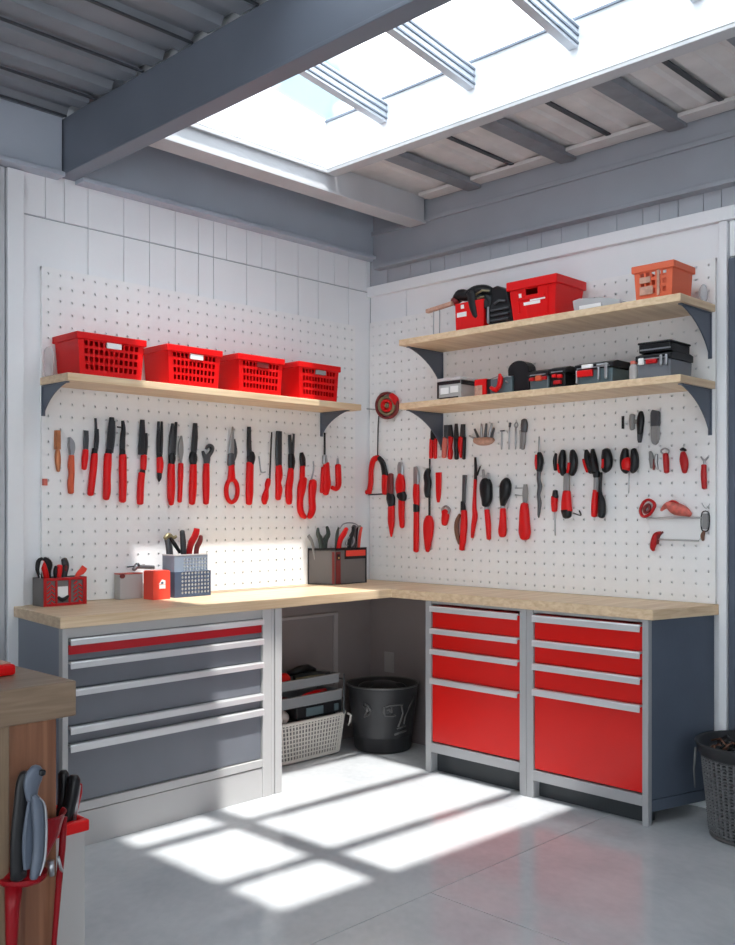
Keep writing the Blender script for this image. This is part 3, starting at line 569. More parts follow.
# ------------------------------------------------------------------ hung tools
TOOLS = [
('L','chisel','short chisel with a plain brown wooden body, left of the orange wire stripper','chisel',None,[('wooden_body','brown_wood','f',0.012,[(-1.995,1.658,0.0122),(-1.995,1.617,0.0131),(-1.995,1.575,0.0131)]),('tip','copper','r',0.012,[(-1.994,1.574,0.0087),(-1.994,1.551,0.0122),(-1.993,1.521,0.0131),(-1.992,1.503,0.0105),(-1.991,1.479,0.007)])]),
('L','wire_stripper','wire stripper with dull orange twisted handle and grey head, beside the brown wooden chisel','pliers',None,[('head','steel','f',0.01,[(-1.941,1.631,0.0036),(-1.932,1.608,0.0154),(-1.929,1.584,0.0166),(-1.93,1.554,0.0105)]),('handle','orange','r',0.014,[(-1.929,1.551,0.0113),(-1.931,1.511,0.0148),(-1.929,1.469,0.013),(-1.933,1.427,0.0148),(-1.932,1.385,0.0122)]),('pivot','steel','r',0.014,[(-1.931,1.558,0.0079),(-1.93,1.548,0.008)])]),
('L','putty_knife','smallest red-handled tool with a stubby dark blade, right of the orange wire stripper','knife',None,[('blade','dark_steel','f',0.006,[(-1.857,1.665,0.0104),(-1.858,1.624,0.0131),(-1.86,1.578,0.0113)]),('handle','red','r',0.014,[(-1.86,1.578,0.013),(-1.864,1.538,0.0148),(-1.868,1.492,0.0105)])]),
('L','needle_pliers','pliers with one long thin spike and one short jaw over a leaning red handle','pliers',None,[('jaw','gunmetal','f',0.006,[(-1.812,1.724,0.0035),(-1.81,1.669,0.0052),(-1.812,1.583,0.0096)]),('jaw','gunmetal','f',0.005,[(-1.801,1.676,0.0035),(-1.802,1.626,0.007),(-1.81,1.577,0.0096)]),('collar','black','r',0.014,[(-1.815,1.586,0.0122),(-1.818,1.561,0.0139)]),('handle','red','r',0.016,[(-1.817,1.564,0.0139),(-1.821,1.515,0.0166),(-1.83,1.435,0.0157),(-1.838,1.378,0.014)])]),
('L','tin_snips','broad round-tipped black-bladed snips with thick red handle, left of the hook-tipped knife','snips',None,[('blade','gunmetal','f',0.009,[(-1.731,1.733,0.0096),(-1.732,1.692,0.0165),(-1.738,1.63,0.0165),(-1.744,1.573,0.0148)]),('blade','dark_steel','f',0.006,[(-1.718,1.718,0.0035),(-1.72,1.643,0.0061),(-1.732,1.571,0.0079)]),('collar','black','r',0.014,[(-1.744,1.586,0.0148),(-1.748,1.561,0.0157)]),('handle','red','r',0.017,[(-1.749,1.564,0.0174),(-1.752,1.517,0.0191),(-1.755,1.455,0.0174),(-1.756,1.393,0.0183),(-1.76,1.359,0.0131)])]),
('L','hook_knife','hook-tipped black blade with small side barb on a straight red handle','knife',None,[('blade','gunmetal','f',0.007,[(-1.674,1.722,0.0052),(-1.67,1.684,0.0105),(-1.674,1.633,0.0131),(-1.676,1.576,0.0139)]),('barb','gunmetal','f',0.004,[(-1.701,1.691,0.0035),(-1.672,1.69,0.0035)]),('collar','black','r',0.014,[(-1.675,1.589,0.0131),(-1.675,1.561,0.0157)]),('handle','red','r',0.017,[(-1.673,1.564,0.0174),(-1.673,1.488,0.0183),(-1.673,1.419,0.0183),(-1.675,1.349,0.0157)])]),
('L','garden_shears','black shears with a second short blade and red handle broken by a black joint','shears',None,[('blade','gunmetal','f',0.008,[(-1.568,1.733,0.0105),(-1.569,1.664,0.0157),(-1.575,1.568,0.0157)]),('blade','gunmetal','f',0.005,[(-1.547,1.672,0.0053),(-1.547,1.627,0.0087),(-1.551,1.569,0.0078)]),('handle','red','r',0.015,[(-1.56,1.565,0.0148),(-1.561,1.53,0.0157),(-1.563,1.498,0.0131)]),('joint','black','r',0.013,[(-1.565,1.499,0.0114),(-1.569,1.479,0.0158)]),('lower_handle','red','r',0.015,[(-1.571,1.482,0.0166),(-1.577,1.421,0.0166),(-1.579,1.37,0.0165),(-1.579,1.339,0.0148)])]),
('L','scriber','two-pronged black tool with short red handle and black end tip','scriber',None,[('prong','gunmetal','f',0.006,[(-1.478,1.731,0.0053),(-1.48,1.643,0.0087),(-1.48,1.572,0.0087)]),('prong','gunmetal','f',0.006,[(-1.461,1.732,0.0043),(-1.462,1.644,0.007),(-1.466,1.572,0.0078)]),('collar','black','r',0.012,[(-1.475,1.578,0.0131),(-1.473,1.558,0.0149)]),('handle','red','r',0.015,[(-1.473,1.56,0.0148),(-1.47,1.527,0.0174),(-1.473,1.486,0.013)]),('end_tip','black','r',0.012,[(-1.474,1.486,0.0122),(-1.475,1.462,0.0104),(-1.477,1.445,0.0036)])]),
('L','shears','wide tapering dark shears with dark pivot and thick red handle, beside the leaf-shaped knife','shears',None,[('blade','dark_steel','f',0.007,[(-1.401,1.726,0.0052),(-1.408,1.66,0.0113),(-1.411,1.574,0.0148)]),('blade','gunmetal','f',0.007,[(-1.381,1.734,0.0043),(-1.39,1.661,0.0113),(-1.398,1.575,0.0139)]),('pivot','black','r',0.016,[(-1.408,1.581,0.0158),(-1.405,1.558,0.0192),(-1.408,1.529,0.0139)]),('handle','red','r',0.017,[(-1.408,1.529,0.0174),(-1.409,1.476,0.02),(-1.409,1.411,0.02),(-1.41,1.365,0.0174),(-1.408,1.335,0.0105)])]),
('L','painting_knife','leaf-shaped grey blade on a slim red handle, tucked beside the wide shears','knife',None,[('blade','grey','f',0.004,[(-1.347,1.67,0.0035),(-1.35,1.636,0.013),(-1.351,1.59,0.0157),(-1.35,1.55,0.007),(-1.348,1.531,0.0053)]),('handle','red','r',0.012,[(-1.35,1.534,0.0122),(-1.351,1.491,0.0139),(-1.353,1.425,0.0113),(-1.357,1.349,0.0104)])]),
('L','pliers','long straight black-jawed pliers with bulky pivot and red handle, left of the adjustable wrench','pliers',None,[('jaw','gunmetal','f',0.009,[(-1.269,1.736,0.0096),(-1.271,1.667,0.0157),(-1.278,1.587,0.0157)]),('pivot','black','r',0.016,[(-1.28,1.593,0.0148),(-1.281,1.566,0.0235),(-1.281,1.533,0.0166)]),('handle','red','r',0.016,[(-1.28,1.533,0.0174),(-1.281,1.466,0.02),(-1.284,1.399,0.0209),(-1.288,1.34,0.0148)])]),
('L','adjustable_wrench','open-jawed adjustable wrench with dark steel head and red handle','wrench',None,[('head','dark_steel','f',0.009,[(-1.2,1.532,0.013),(-1.198,1.563,0.0192),(-1.203,1.583,0.0213)]),('jaw','dark_steel','f',0.008,[(-1.21,1.572,0.0105),(-1.219,1.59,0.0066),(-1.223,1.602,0.0036)]),('jaw','dark_steel','f',0.008,[(-1.19,1.577,0.0128),(-1.168,1.605,0.0099),(-1.168,1.624,0.0109),(-1.187,1.63,0.0086),(-1.203,1.613,0.0044)]),('handle','red','r',0.015,[(-1.201,1.537,0.0157),(-1.202,1.481,0.0183),(-1.202,1.414,0.0183),(-1.203,1.341,0.0139)])]),
('L','loop_handle_snips','snips with grey pointed blades above a single big red loop handle','snips',None,[('blade','steel','f',0.005,[(-1.037,1.733,0.0026),(-1.041,1.656,0.0139),(-1.048,1.547,0.02)]),('blade','dark_steel','f',0.005,[(-1.028,1.67,0.0062),(-1.017,1.603,0.0096),(-1.046,1.547,0.0149)]),('pivot','dark_steel','r',0.013,[(-1.046,1.593,0.0192),(-1.046,1.538,0.0235)]),('neck','red','r',0.013,[(-1.044,1.54,0.0174),(-1.043,1.503,0.0192),(-1.044,1.462,0.0252)]),('loop_handle','red','c',0.012,[(-1.043,1.468,0.0105),(-1.068,1.446,0.011),(-1.077,1.407,0.0122),(-1.068,1.367,0.011),(-1.043,1.348,0.0104),(-1.014,1.368,0.0113),(-1.005,1.408,0.0113),(-1.014,1.447,0.0114)])]),
('L','long_nose_pliers','black bar-jawed pliers with round pivot, right of the snips with a loop handle','pliers',None,[('jaw','gunmetal','f',0.008,[(-0.932,1.739,0.0087),(-0.932,1.661,0.0122),(-0.928,1.588,0.0139)]),('pivot','black','r',0.015,[(-0.92,1.607,0.0166),(-0.918,1.581,0.0261),(-0.922,1.546,0.0183)]),('handle','red','r',0.015,[(-0.925,1.552,0.0218),(-0.928,1.46,0.0226),(-0.929,1.396,0.0226),(-0.932,1.341,0.0165)])]),
('L','wire_hook','thin bent wire hook hanging left of the red pick','hook',None,[('wire','steel','r',0.004,[(-0.857,1.589,0.0036),(-0.85,1.545,0.0036),(-0.842,1.508,0.0039),(-0.814,1.509,0.0035)])]),
('L','pick','long thin rod pick with twisted red grip','pick',None,[('rod','black','r',0.004,[(-0.777,1.72,0.0035),(-0.782,1.65,0.0044),(-0.791,1.467,0.0044)]),('handle','red','r',0.012,[(-0.798,1.47,0.0125),(-0.806,1.444,0.0158),(-0.811,1.42,0.0097),(-0.82,1.383,0.021),(-0.826,1.36,0.0201),(-0.826,1.341,0.0104)])]),
('L','file','square-topped black file with ribbed red handle, right of the red pick','file',None,[('blade','gunmetal','f',0.009,[(-0.729,1.728,0.0174),(-0.731,1.634,0.02),(-0.731,1.544,0.0192)]),('handle','red','r',0.014,[(-0.73,1.544,0.0192),(-0.729,1.492,0.0235),(-0.734,1.455,0.0174),(-0.729,1.417,0.0218),(-0.734,1.379,0.0174),(-0.734,1.365,0.0131)])]),
('L','crimping_pliers','crimping pliers with two thin prongs, black joint and slightly bent red handle','pliers',None,[('jaw','gunmetal','f',0.006,[(-0.655,1.713,0.0087),(-0.649,1.656,0.0113),(-0.642,1.599,0.0149)]),('jaw','dark_steel','f',0.005,[(-0.624,1.72,0.0044),(-0.629,1.657,0.0078),(-0.636,1.6,0.0113)]),('pivot','black','r',0.014,[(-0.644,1.609,0.0175),(-0.64,1.571,0.0235),(-0.644,1.528,0.0165)]),('handle','red','r',0.014,[(-0.645,1.533,0.0157),(-0.649,1.485,0.0209),(-0.66,1.427,0.0235),(-0.659,1.37,0.0218),(-0.659,1.344,0.0165)])]),
('L','cutting_pliers','left one of the pair of thick curved red handles that together form a U','pliers',None,[('head','black','f',0.009,[(-0.573,1.621,0.0062),(-0.565,1.588,0.0184),(-0.561,1.545,0.0158)]),('neck','red','r',0.012,[(-0.564,1.547,0.0148),(-0.566,1.482,0.0174)]),('handle','red','r',0.017,[(-0.557,1.482,0.0228),(-0.57,1.429,0.028),(-0.581,1.371,0.0192),(-0.581,1.313,0.0192),(-0.565,1.282,0.0168),(-0.545,1.269,0.0117)])]),
('L','hooked_awl','right one of the thick red U pair, with a thin curved rod on top','awl',None,[('rod','steel','r',0.004,[(-0.485,1.576,0.0044),(-0.483,1.528,0.0044),(-0.5,1.474,0.0062)]),('handle','red','r',0.017,[(-0.487,1.469,0.0226),(-0.49,1.44,0.0279),(-0.495,1.372,0.0218),(-0.492,1.313,0.0227),(-0.508,1.279,0.0176),(-0.521,1.269,0.0101)])]),
('L','screwdriver','thin-shafted screwdriver with two short red grips under the shelf bracket on the left board','screwdriver',None,[('rod','black','r',0.005,[(-0.398,1.737,0.0061),(-0.398,1.604,0.007)]),('collar','steel','r',0.012,[(-0.399,1.611,0.014),(-0.394,1.568,0.0201)]),('handle','red','r',0.015,[(-0.386,1.57,0.02),(-0.383,1.491,0.0252),(-0.381,1.452,0.0279),(-0.394,1.4,0.021)]),('side_grip','red','r',0.01,[(-0.413,1.545,0.0078),(-0.417,1.471,0.0104),(-0.418,1.407,0.0139)])]),
('L','hex_key','red J-shaped hook-handled tool, last one on the right of the left pegboard','hook',None,[('tip','steel','r',0.005,[(-0.296,1.598,0.007),(-0.294,1.555,0.0122)]),('handle','red','r',0.013,[(-0.293,1.561,0.02),(-0.29,1.503,0.0209),(-0.29,1.453,0.0202),(-0.308,1.427,0.0131),(-0.34,1.435,0.0117)])]),
('L','clip','tiny pale red clip at the far left edge of the left pegboard','clip',None,[('body','pink','f',0.008,[(-2.052,1.445,0.0113),(-2.052,1.416,0.0113)])]),
('R','cable_reel','round coil of dark, red and brass coloured cable hung above the coping saw','cable',None,[('coil','maroon','c',0.012,[(0.253,1.901,0.0116),(0.242,1.866,0.0117),(0.213,1.843,0.0098),(0.173,1.836,0.0087),(0.132,1.848,0.0098),(0.102,1.876,0.011),(0.091,1.913,0.0122),(0.102,1.948,0.0113),(0.132,1.972,0.0105),(0.173,1.978,0.0087),(0.213,1.965,0.0098),(0.242,1.937,0.0101)]),('coil','brass','c',0.014,[(0.229,1.903,0.0116),(0.222,1.878,0.0113),(0.201,1.862,0.0098),(0.173,1.857,0.0087),(0.144,1.866,0.0092),(0.123,1.885,0.011),(0.115,1.911,0.0122),(0.123,1.936,0.0117),(0.144,1.952,0.0098),(0.173,1.957,0.0087),(0.201,1.948,0.0098),(0.222,1.928,0.0109)]),('coil','red','c',0.016,[(0.205,1.904,0.0127),(0.201,1.89,0.0125),(0.189,1.881,0.0105),(0.173,1.878,0.0096),(0.156,1.883,0.0105),(0.144,1.894,0.0127),(0.139,1.909,0.0139),(0.144,1.923,0.0129),(0.156,1.933,0.0117),(0.173,1.936,0.0096),(0.189,1.93,0.0098),(0.201,1.919,0.0109)]),('coil','brass','c',0.018000000000000002,[(0.183,1.906,0.008),(0.182,1.902,0.0074),(0.178,1.898,0.0068),(0.173,1.898,0.0052),(0.167,1.899,0.0062),(0.164,1.903,0.0072),(0.162,1.908,0.0079),(0.164,1.912,0.0074),(0.167,1.915,0.0068),(0.173,1.916,0.0061),(0.178,1.914,0.0062),(0.182,1.911,0.007)]),('plug','red','r',0.02,[(0.205,1.964,0.0156),(0.235,1.935,0.022),(0.244,1.907,0.0123)]),('hanging_cord','black','r',0.003,[(0.106,1.851,0.0044),(0.1,1.774,0.0044),(0.097,1.62,0.0044)]),('hook','steel','r',0.004,[(0.01,1.9,0.0035),(0.088,1.89,0.0036)])]),
('R','coping_saw','arched saw frame with a red left arm and a black and red right arm','saw',None,[('arm','red','r',0.012,[(0.1,1.613,0.015),(0.057,1.599,0.0195),(0.038,1.544,0.0176),(0.035,1.467,0.0175),(0.02,1.409,0.0193)]),('foot','red','r',0.012,[(-0.027,1.41,0.0125),(0.026,1.416,0.0143)]),('arm','black','r',0.012,[(0.1,1.611,0.0144),(0.133,1.575,0.0188),(0.152,1.503,0.0236)]),('grip','red','r',0.014,[(0.15,1.508,0.0226),(0.15,1.454,0.0252),(0.149,1.403,0.02)]),('blade','gunmetal','f',0.003,[(0.017,1.398,0.0043),(0.176,1.401,0.0044)])]),
('R','side_cutter','red and black cutter with a pointed lower end, just right of the coping saw','pliers',None,[('upper_grip','maroon','r',0.014,[(0.2,1.513,0.0157),(0.194,1.464,0.0226),(0.194,1.4,0.0226)]),('joint','black','r',0.017,[(0.188,1.403,0.0186),(0.197,1.376,0.0315),(0.205,1.333,0.0228)]),('handle','red','r',0.013,[(0.202,1.338,0.0226),(0.202,1.246,0.0252),(0.202,1.202,0.0148),(0.202,1.156,0.0044)])]),
('R','utility_cutter','red cutter with a rounded steel tip, wide shoulders and black middle joint','knife',None,[('tip','steel','f',0.008,[(0.276,1.579,0.0122),(0.273,1.554,0.0218),(0.275,1.505,0.0191)]),('upper_grip','red','r',0.014,[(0.276,1.511,0.0174),(0.273,1.473,0.034),(0.273,1.43,0.0366),(0.279,1.397,0.0253)]),('joint','black','r',0.018,[(0.262,1.387,0.019),(0.288,1.391,0.0292),(0.288,1.367,0.0252)]),('handle','red','r',0.012,[(0.282,1.374,0.0226),(0.282,1.289,0.0217),(0.286,1.225,0.0166),(0.286,1.209,0.0096)])]),
('R','long_cutter','longest slim red tool, with a grey jaw head and a black middle ring','pliers',None,[('head','steel','f',0.009,[(0.386,1.55,0.0104),(0.391,1.502,0.0191),(0.391,1.447,0.0174)]),('upper_grip','red','r',0.013,[(0.391,1.451,0.0192),(0.39,1.396,0.0235),(0.394,1.334,0.0183)]),('ring','black','r',0.015,[(0.391,1.339,0.0209),(0.391,1.3,0.0191)]),('handle','red','r',0.012,[(0.391,1.305,0.0174),(0.391,1.205,0.0191),(0.39,1.12,0.0183),(0.389,1.079,0.0174)])]),
('R','socket_driver','driver with chunky black ribbed head, thin shaft and pear-shaped red handle','screwdriver',None,[('head','black','r',0.014,[(0.487,1.531,0.0146),(0.473,1.5,0.0218),(0.481,1.458,0.0244),(0.476,1.416,0.0218),(0.481,1.383,0.0166)]),('shaft','black','r',0.005,[(0.494,1.589,0.0052),(0.494,1.521,0.0052)]),('shaft','black','r',0.006,[(0.492,1.395,0.0061),(0.492,1.264,0.007)]),('handle','red','r',0.02,[(0.489,1.273,0.0166),(0.487,1.243,0.0339),(0.484,1.196,0.0348),(0.481,1.133,0.0217),(0.478,1.08,0.0096)])]),
('R','snub_pliers','small black-topped pliers with two short red grips, hung on the dark shelf bracket','pliers',None,[('head','black','f',0.009,[(0.513,1.773,0.0087),(0.511,1.73,0.0174),(0.511,1.693,0.0166)]),('grip','red','r',0.01,[(0.498,1.699,0.0113),(0.495,1.647,0.0122),(0.495,1.596,0.0122)]),('grip','red','r',0.01,[(0.528,1.697,0.0105),(0.525,1.645,0.0122),(0.525,1.593,0.0104)])]),
('R','rasp_handle','plain flat tapered red handle without a blade, point down','handle',None,[('body','red','f',0.007,[(0.547,1.514,0.0209),(0.547,1.445,0.0191),(0.546,1.382,0.0148),(0.544,1.35,0.0035)])]),
('R','mini_pliers','small pliers with grey jaws and pale red grip in the cluster under the shelf','pliers','small pliers under the lower right shelf',[('jaw','dark_steel','f',0.008,[(0.607,1.769,0.0158),(0.605,1.696,0.0139)]),('handle','pink','r',0.012,[(0.598,1.701,0.0131),(0.593,1.657,0.0166),(0.589,1.595,0.0131)])]),
('R','mini_pliers','small pliers with black jaws and bright red pinched grip in the cluster','pliers','small pliers under the lower right shelf',[('jaw','gunmetal','f',0.008,[(0.634,1.768,0.0078),(0.639,1.7,0.0157)]),('handle','red','r',0.012,[(0.637,1.703,0.0166),(0.634,1.65,0.0096),(0.634,1.619,0.0166),(0.632,1.586,0.0122)])]),
('R','mini_pliers','all-black narrow pliers, third of the cluster under the right shelf','pliers','small pliers under the lower right shelf',[('jaw','gunmetal','f',0.008,[(0.675,1.772,0.0062),(0.675,1.688,0.0166)]),('handle','black','r',0.012,[(0.675,1.69,0.0157),(0.677,1.583,0.0113)])]),
('R','mini_pliers','small dark-headed pliers with one red and one black grip, rightmost of the cluster','pliers','small pliers under the lower right shelf',[('jaw','gunmetal','f',0.008,[(0.722,1.766,0.0131),(0.718,1.695,0.0174)]),('handle','red','r',0.012,[(0.707,1.699,0.0132),(0.704,1.652,0.0157),(0.709,1.59,0.007)]),('grip','black','r',0.011,[(0.731,1.696,0.0087),(0.727,1.581,0.0087)])]),
('R','bit_pouch','clay-coloured pouch bristling with grey metal bits, right of the small pliers cluster','pouch',None,[('pouch','clay','r',0.02,[(0.808,1.677,0.0138),(0.838,1.669,0.021),(0.897,1.668,0.0212),(0.929,1.673,0.0102)]),('bit','steel','r',0.006,[(0.771,1.702,0.0044),(0.817,1.682,0.0068)]),('bit','dark_steel','r',0.006,[(0.806,1.735,0.0055),(0.833,1.684,0.008)]),('bit','steel','r',0.006,[(0.851,1.758,0.0052),(0.849,1.686,0.0087)]),('bit','dark_steel','r',0.006,[(0.883,1.759,0.0053),(0.876,1.686,0.0087)]),('bit','steel','r',0.006,[(0.919,1.757,0.0055),(0.897,1.683,0.0083)]),('bit','dark_steel','r',0.006,[(0.932,1.732,0.0055),(0.913,1.679,0.0083)])]),
('R','nut_driver','thinnest steel rod with a small hooked top, left of the three thin rods','driver','thin steel drivers in a row',[('shaft','steel','r',0.004,[(0.971,1.719,0.0044),(0.97,1.622,0.0036)]),('head','dark_steel','r',0.006,[(0.963,1.717,0.0036),(0.988,1.717,0.0036)])]),
('R','nut_driver','thin straight steel rod, middle of the three thin rods','driver','thin steel drivers in a row',[('shaft','steel','r',0.005,[(1.023,1.737,0.0035),(1.017,1.62,0.0036)]),('head','dark_steel','r',0.007,[(1.025,1.754,0.007),(1.022,1.733,0.0053)])]),
('R','nut_driver','thin steel rod with a ring-shaped top, right of the three thin rods','driver','thin steel drivers in a row',[('shaft','steel','r',0.005,[(1.058,1.727,0.0044),(1.057,1.619,0.0035)]),('head','steel','c',0.005,[(1.062,1.755,0.0031),(1.05,1.742,0.0036),(1.06,1.727,0.0035),(1.072,1.741,0.0031)])]),
('R','torch','small grey torch with a dark ribbed head, right of the thin steel rods','torch',None,[('head','dark_steel','r',0.014,[(1.116,1.764,0.0139),(1.118,1.74,0.02),(1.116,1.705,0.0175)]),('body','grey','r',0.01,[(1.114,1.707,0.0149),(1.11,1.649,0.014),(1.108,1.618,0.0105)]),('wire','steel','r',0.003,[(1.092,1.712,0.0026),(1.092,1.619,0.0026)])]),
('R','tape_roll','small red and grey ringed roll hanging low near the left of the right board','tape',None,[('ring','steel','c',0.008,[(0.605,1.33,0.0056),(0.579,1.315,0.0055),(0.586,1.291,0.0049),(0.618,1.288,0.0056),(0.632,1.311,0.0055)]),('body','red','r',0.015,[(0.591,1.304,0.0157),(0.602,1.284,0.0244),(0.598,1.253,0.0227),(0.595,1.229,0.0148)])]),
('R','chisel','narrow dark-bladed chisel with a bright red handle and brown leather side guard','chisel',None,[('blade','dark_steel','f',0.006,[(0.736,1.495,0.0139),(0.732,1.424,0.0113),(0.729,1.347,0.0113)]),('collar','black','r',0.012,[(0.723,1.353,0.0122),(0.727,1.3,0.0174)]),('handle','red','r',0.016,[(0.731,1.304,0.0165),(0.731,1.232,0.02),(0.724,1.154,0.0192),(0.716,1.097,0.0139)]),('side_guard','brown','r',0.01,[(0.702,1.285,0.0072),(0.682,1.241,0.0139),(0.682,1.188,0.014),(0.7,1.127,0.008)])]),
('R','bent_scraper','slender curved red scraper with a black split tip','scraper',None,[('tip','black','f',0.005,[(0.803,1.587,0.0052),(0.806,1.526,0.0087),(0.804,1.466,0.0087)]),('tip','black','f',0.003,[(0.836,1.538,0.0028),(0.815,1.492,0.0062)]),('handle','red','r',0.011,[(0.804,1.47,0.0087),(0.799,1.388,0.0087),(0.797,1.319,0.0122),(0.801,1.276,0.0166),(0.791,1.224,0.014),(0.782,1.162,0.007)])]),
('R','pruner','pruner with a large glossy black oval body and straight red handle','pruner',None,[('jaw','steel','f',0.006,[(0.864,1.52,0.0044),(0.875,1.464,0.0148)]),('jaw','steel','f',0.006,[(0.898,1.502,0.0053),(0.888,1.46,0.0133)]),('body','black','r',0.024,[(0.885,1.468,0.0218),(0.883,1.443,0.0374),(0.885,1.405,0.0383),(0.888,1.366,0.0322),(0.881,1.33,0.0184)]),('neck','steel','r',0.01,[(0.885,1.335,0.0105),(0.89,1.302,0.0148)]),('handle','red','r',0.013,[(0.89,1.309,0.0148),(0.898,1.234,0.0157),(0.902,1.158,0.0113)])]),
('R','wire_brush','brush with a tilted glossy black egg-shaped head and red handle, right of the pruner','brush',None,[('head','black','r',0.024,[(1.017,1.468,0.0142),(1.011,1.441,0.0324),(1.005,1.395,0.0324),(0.996,1.357,0.0193),(0.991,1.332,0.0123)]),('neck','steel','r',0.01,[(0.99,1.34,0.0122),(0.99,1.309,0.0131)]),('handle','red','r',0.016,[(0.992,1.315,0.0148),(0.992,1.252,0.0191),(0.989,1.202,0.0244),(0.99,1.175,0.0174)])]),
('R','scraper','stubby grey scraper blade on the fattest bulging red handle','scraper',None,[('blade','grey','f',0.005,[(1.13,1.438,0.0105),(1.13,1.393,0.0174),(1.126,1.336,0.0104)]),('handle','red','r',0.022,[(1.125,1.34,0.0174),(1.124,1.303,0.0252),(1.125,1.237,0.0313),(1.126,1.196,0.0348),(1.126,1.167,0.0244)])]),
('R','bracket_hook','pair of thin steel peg hooks left of the fat red scraper','hook',None,[('wire','steel','r',0.003,[(1.053,1.421,0.0026),(1.11,1.42,0.0026)]),('wire','steel','r',0.003,[(1.053,1.386,0.0028),(1.11,1.381,0.0017)]),('wire','steel','r',0.003,[(1.11,1.426,0.0026),(1.11,1.373,0.0026)])]),
('R','auger','black twisted auger blade hanging below a red and black oval grip','drill bit',None,[('tip','steel','r',0.004,[(1.213,1.673,0.0035),(1.214,1.591,0.007)]),('grip','black','r',0.018,[(1.214,1.594,0.0096),(1.218,1.555,0.02),(1.214,1.502,0.0131)]),('grip_inlay','red','i',0.023,[(1.206,1.584,0.0061),(1.205,1.547,0.0113),(1.208,1.51,0.0061)]),('blade','dark_steel','r',0.008,[(1.214,1.504,0.0132),(1.21,1.465,0.0104),(1.218,1.425,0.0139),(1.21,1.384,0.0096),(1.216,1.343,0.0113),(1.211,1.286,0.0062),(1.211,1.27,0.0026)])]),
('R','hammer_tool','two-lobed black and red head above a wide black-footed red grip','power tool',None,[('lobe','black','r',0.02,[(1.353,1.599,0.0106),(1.349,1.565,0.0184),(1.347,1.515,0.02),(1.361,1.482,0.0154)]),('lobe','black','r',0.02,[(1.405,1.597,0.0105),(1.412,1.562,0.02),(1.412,1.513,0.0195),(1.399,1.481,0.0146)]),('inlay','red','i',0.024,[(1.336,1.534,0.0061),(1.338,1.507,0.0105),(1.343,1.489,0.0053)]),('inlay','red','i',0.024,[(1.397,1.538,0.0097),(1.393,1.506,0.0114),(1.387,1.488,0.0063)]),('side_knob','black','r',0.012,[(1.312,1.585,0.0062),(1.306,1.55,0.0096),(1.31,1.504,0.0078)]),('neck','grey','r',0.012,[(1.374,1.482,0.0165),(1.372,1.399,0.0166)]),('handle','red','r',0.018,[(1.374,1.399,0.0192),(1.372,1.35,0.027),(1.374,1.304,0.0305)]),('foot','black','r',0.019,[(1.372,1.309,0.0306),(1.376,1.276,0.0219)]),('hook','black','r',0.005,[(1.411,1.294,0.0028),(1.452,1.283,0.0028),(1.444,1.305,0.0035)])]),
('R','cordless_driver','two-lobed black and red head above a grip half red and half black','power tool',None,[('lobe','black','r',0.02,[(1.485,1.594,0.0079),(1.493,1.559,0.0175),(1.504,1.511,0.0207),(1.518,1.49,0.0148)]),('lobe','black','r',0.02,[(1.52,1.597,0.0078),(1.524,1.542,0.0192),(1.533,1.486,0.0193)]),('lobe','black','r',0.02,[(1.591,1.592,0.0183),(1.596,1.556,0.0279),(1.596,1.516,0.0266),(1.582,1.492,0.0136)]),('inlay','red','i',0.025,[(1.478,1.552,0.0063),(1.487,1.523,0.0099),(1.5,1.49,0.0089)]),('inlay','red','i',0.028,[(1.586,1.548,0.0079),(1.584,1.504,0.0105)]),('collar','black','r',0.015,[(1.54,1.489,0.0174),(1.54,1.465,0.0157)]),('neck','grey','r',0.012,[(1.54,1.469,0.0131),(1.539,1.397,0.0139)]),('handle','red','r',0.017,[(1.537,1.403,0.0132),(1.531,1.349,0.0157),(1.528,1.28,0.0139)]),('side_grip','black','r',0.016,[(1.566,1.485,0.0061),(1.56,1.397,0.0078),(1.568,1.349,0.0175),(1.569,1.301,0.02),(1.566,1.277,0.0158)])]),
('R','tape_measure','round black and red head with a thin rod hanging straight down','tape measure',None,[('body','black','r',0.02,[(1.692,1.59,0.0132),(1.686,1.552,0.021),(1.688,1.505,0.021),(1.699,1.483,0.011)]),('body','black','r',0.02,[(1.733,1.588,0.0122),(1.738,1.55,0.0191),(1.736,1.504,0.0186),(1.723,1.484,0.0106)]),('button','red','r',0.026,[(1.699,1.548,0.0157),(1.699,1.524,0.0279),(1.699,1.498,0.0218)]),('rod','steel','r',0.003,[(1.71,1.485,0.0026),(1.708,1.387,0.0017)])]),
('R','small_screwdriver','small screwdriver pointing down with black cap and red grip, under the left two-lobed head','screwdriver',None,[('cap','black','r',0.014,[(1.302,1.404,0.0113),(1.301,1.371,0.0174)]),('handle','red','r',0.014,[(1.297,1.375,0.0166),(1.296,1.342,0.0174),(1.297,1.304,0.0139)]),('shaft','steel','r',0.004,[(1.299,1.309,0.0044),(1.301,1.184,0.0026)])]),
('R','file_stub','tiny upright black bar, smallest tool of the top row on the right board','file',None,[('body','black','f',0.006,[(1.667,1.746,0.0052),(1.667,1.687,0.0052)])]),
('R','socket','short grey socket left of the black folding knife','socket',None,[('body','grey','r',0.012,[(1.718,1.748,0.0122),(1.716,1.715,0.0139),(1.718,1.682,0.0113)]),('link','grey','r',0.006,[(1.731,1.716,0.0096),(1.748,1.715,0.0096)])]),
('R','folding_knife','black folding knife with grey lower blade in the top row of the right board','knife',None,[('handle','black','r',0.014,[(1.764,1.759,0.0087),(1.762,1.728,0.0184),(1.76,1.689,0.0158),(1.759,1.658,0.0132)]),('blade','dark_steel','f',0.007,[(1.759,1.662,0.014),(1.757,1.631,0.0105),(1.757,1.618,0.0061)])]),
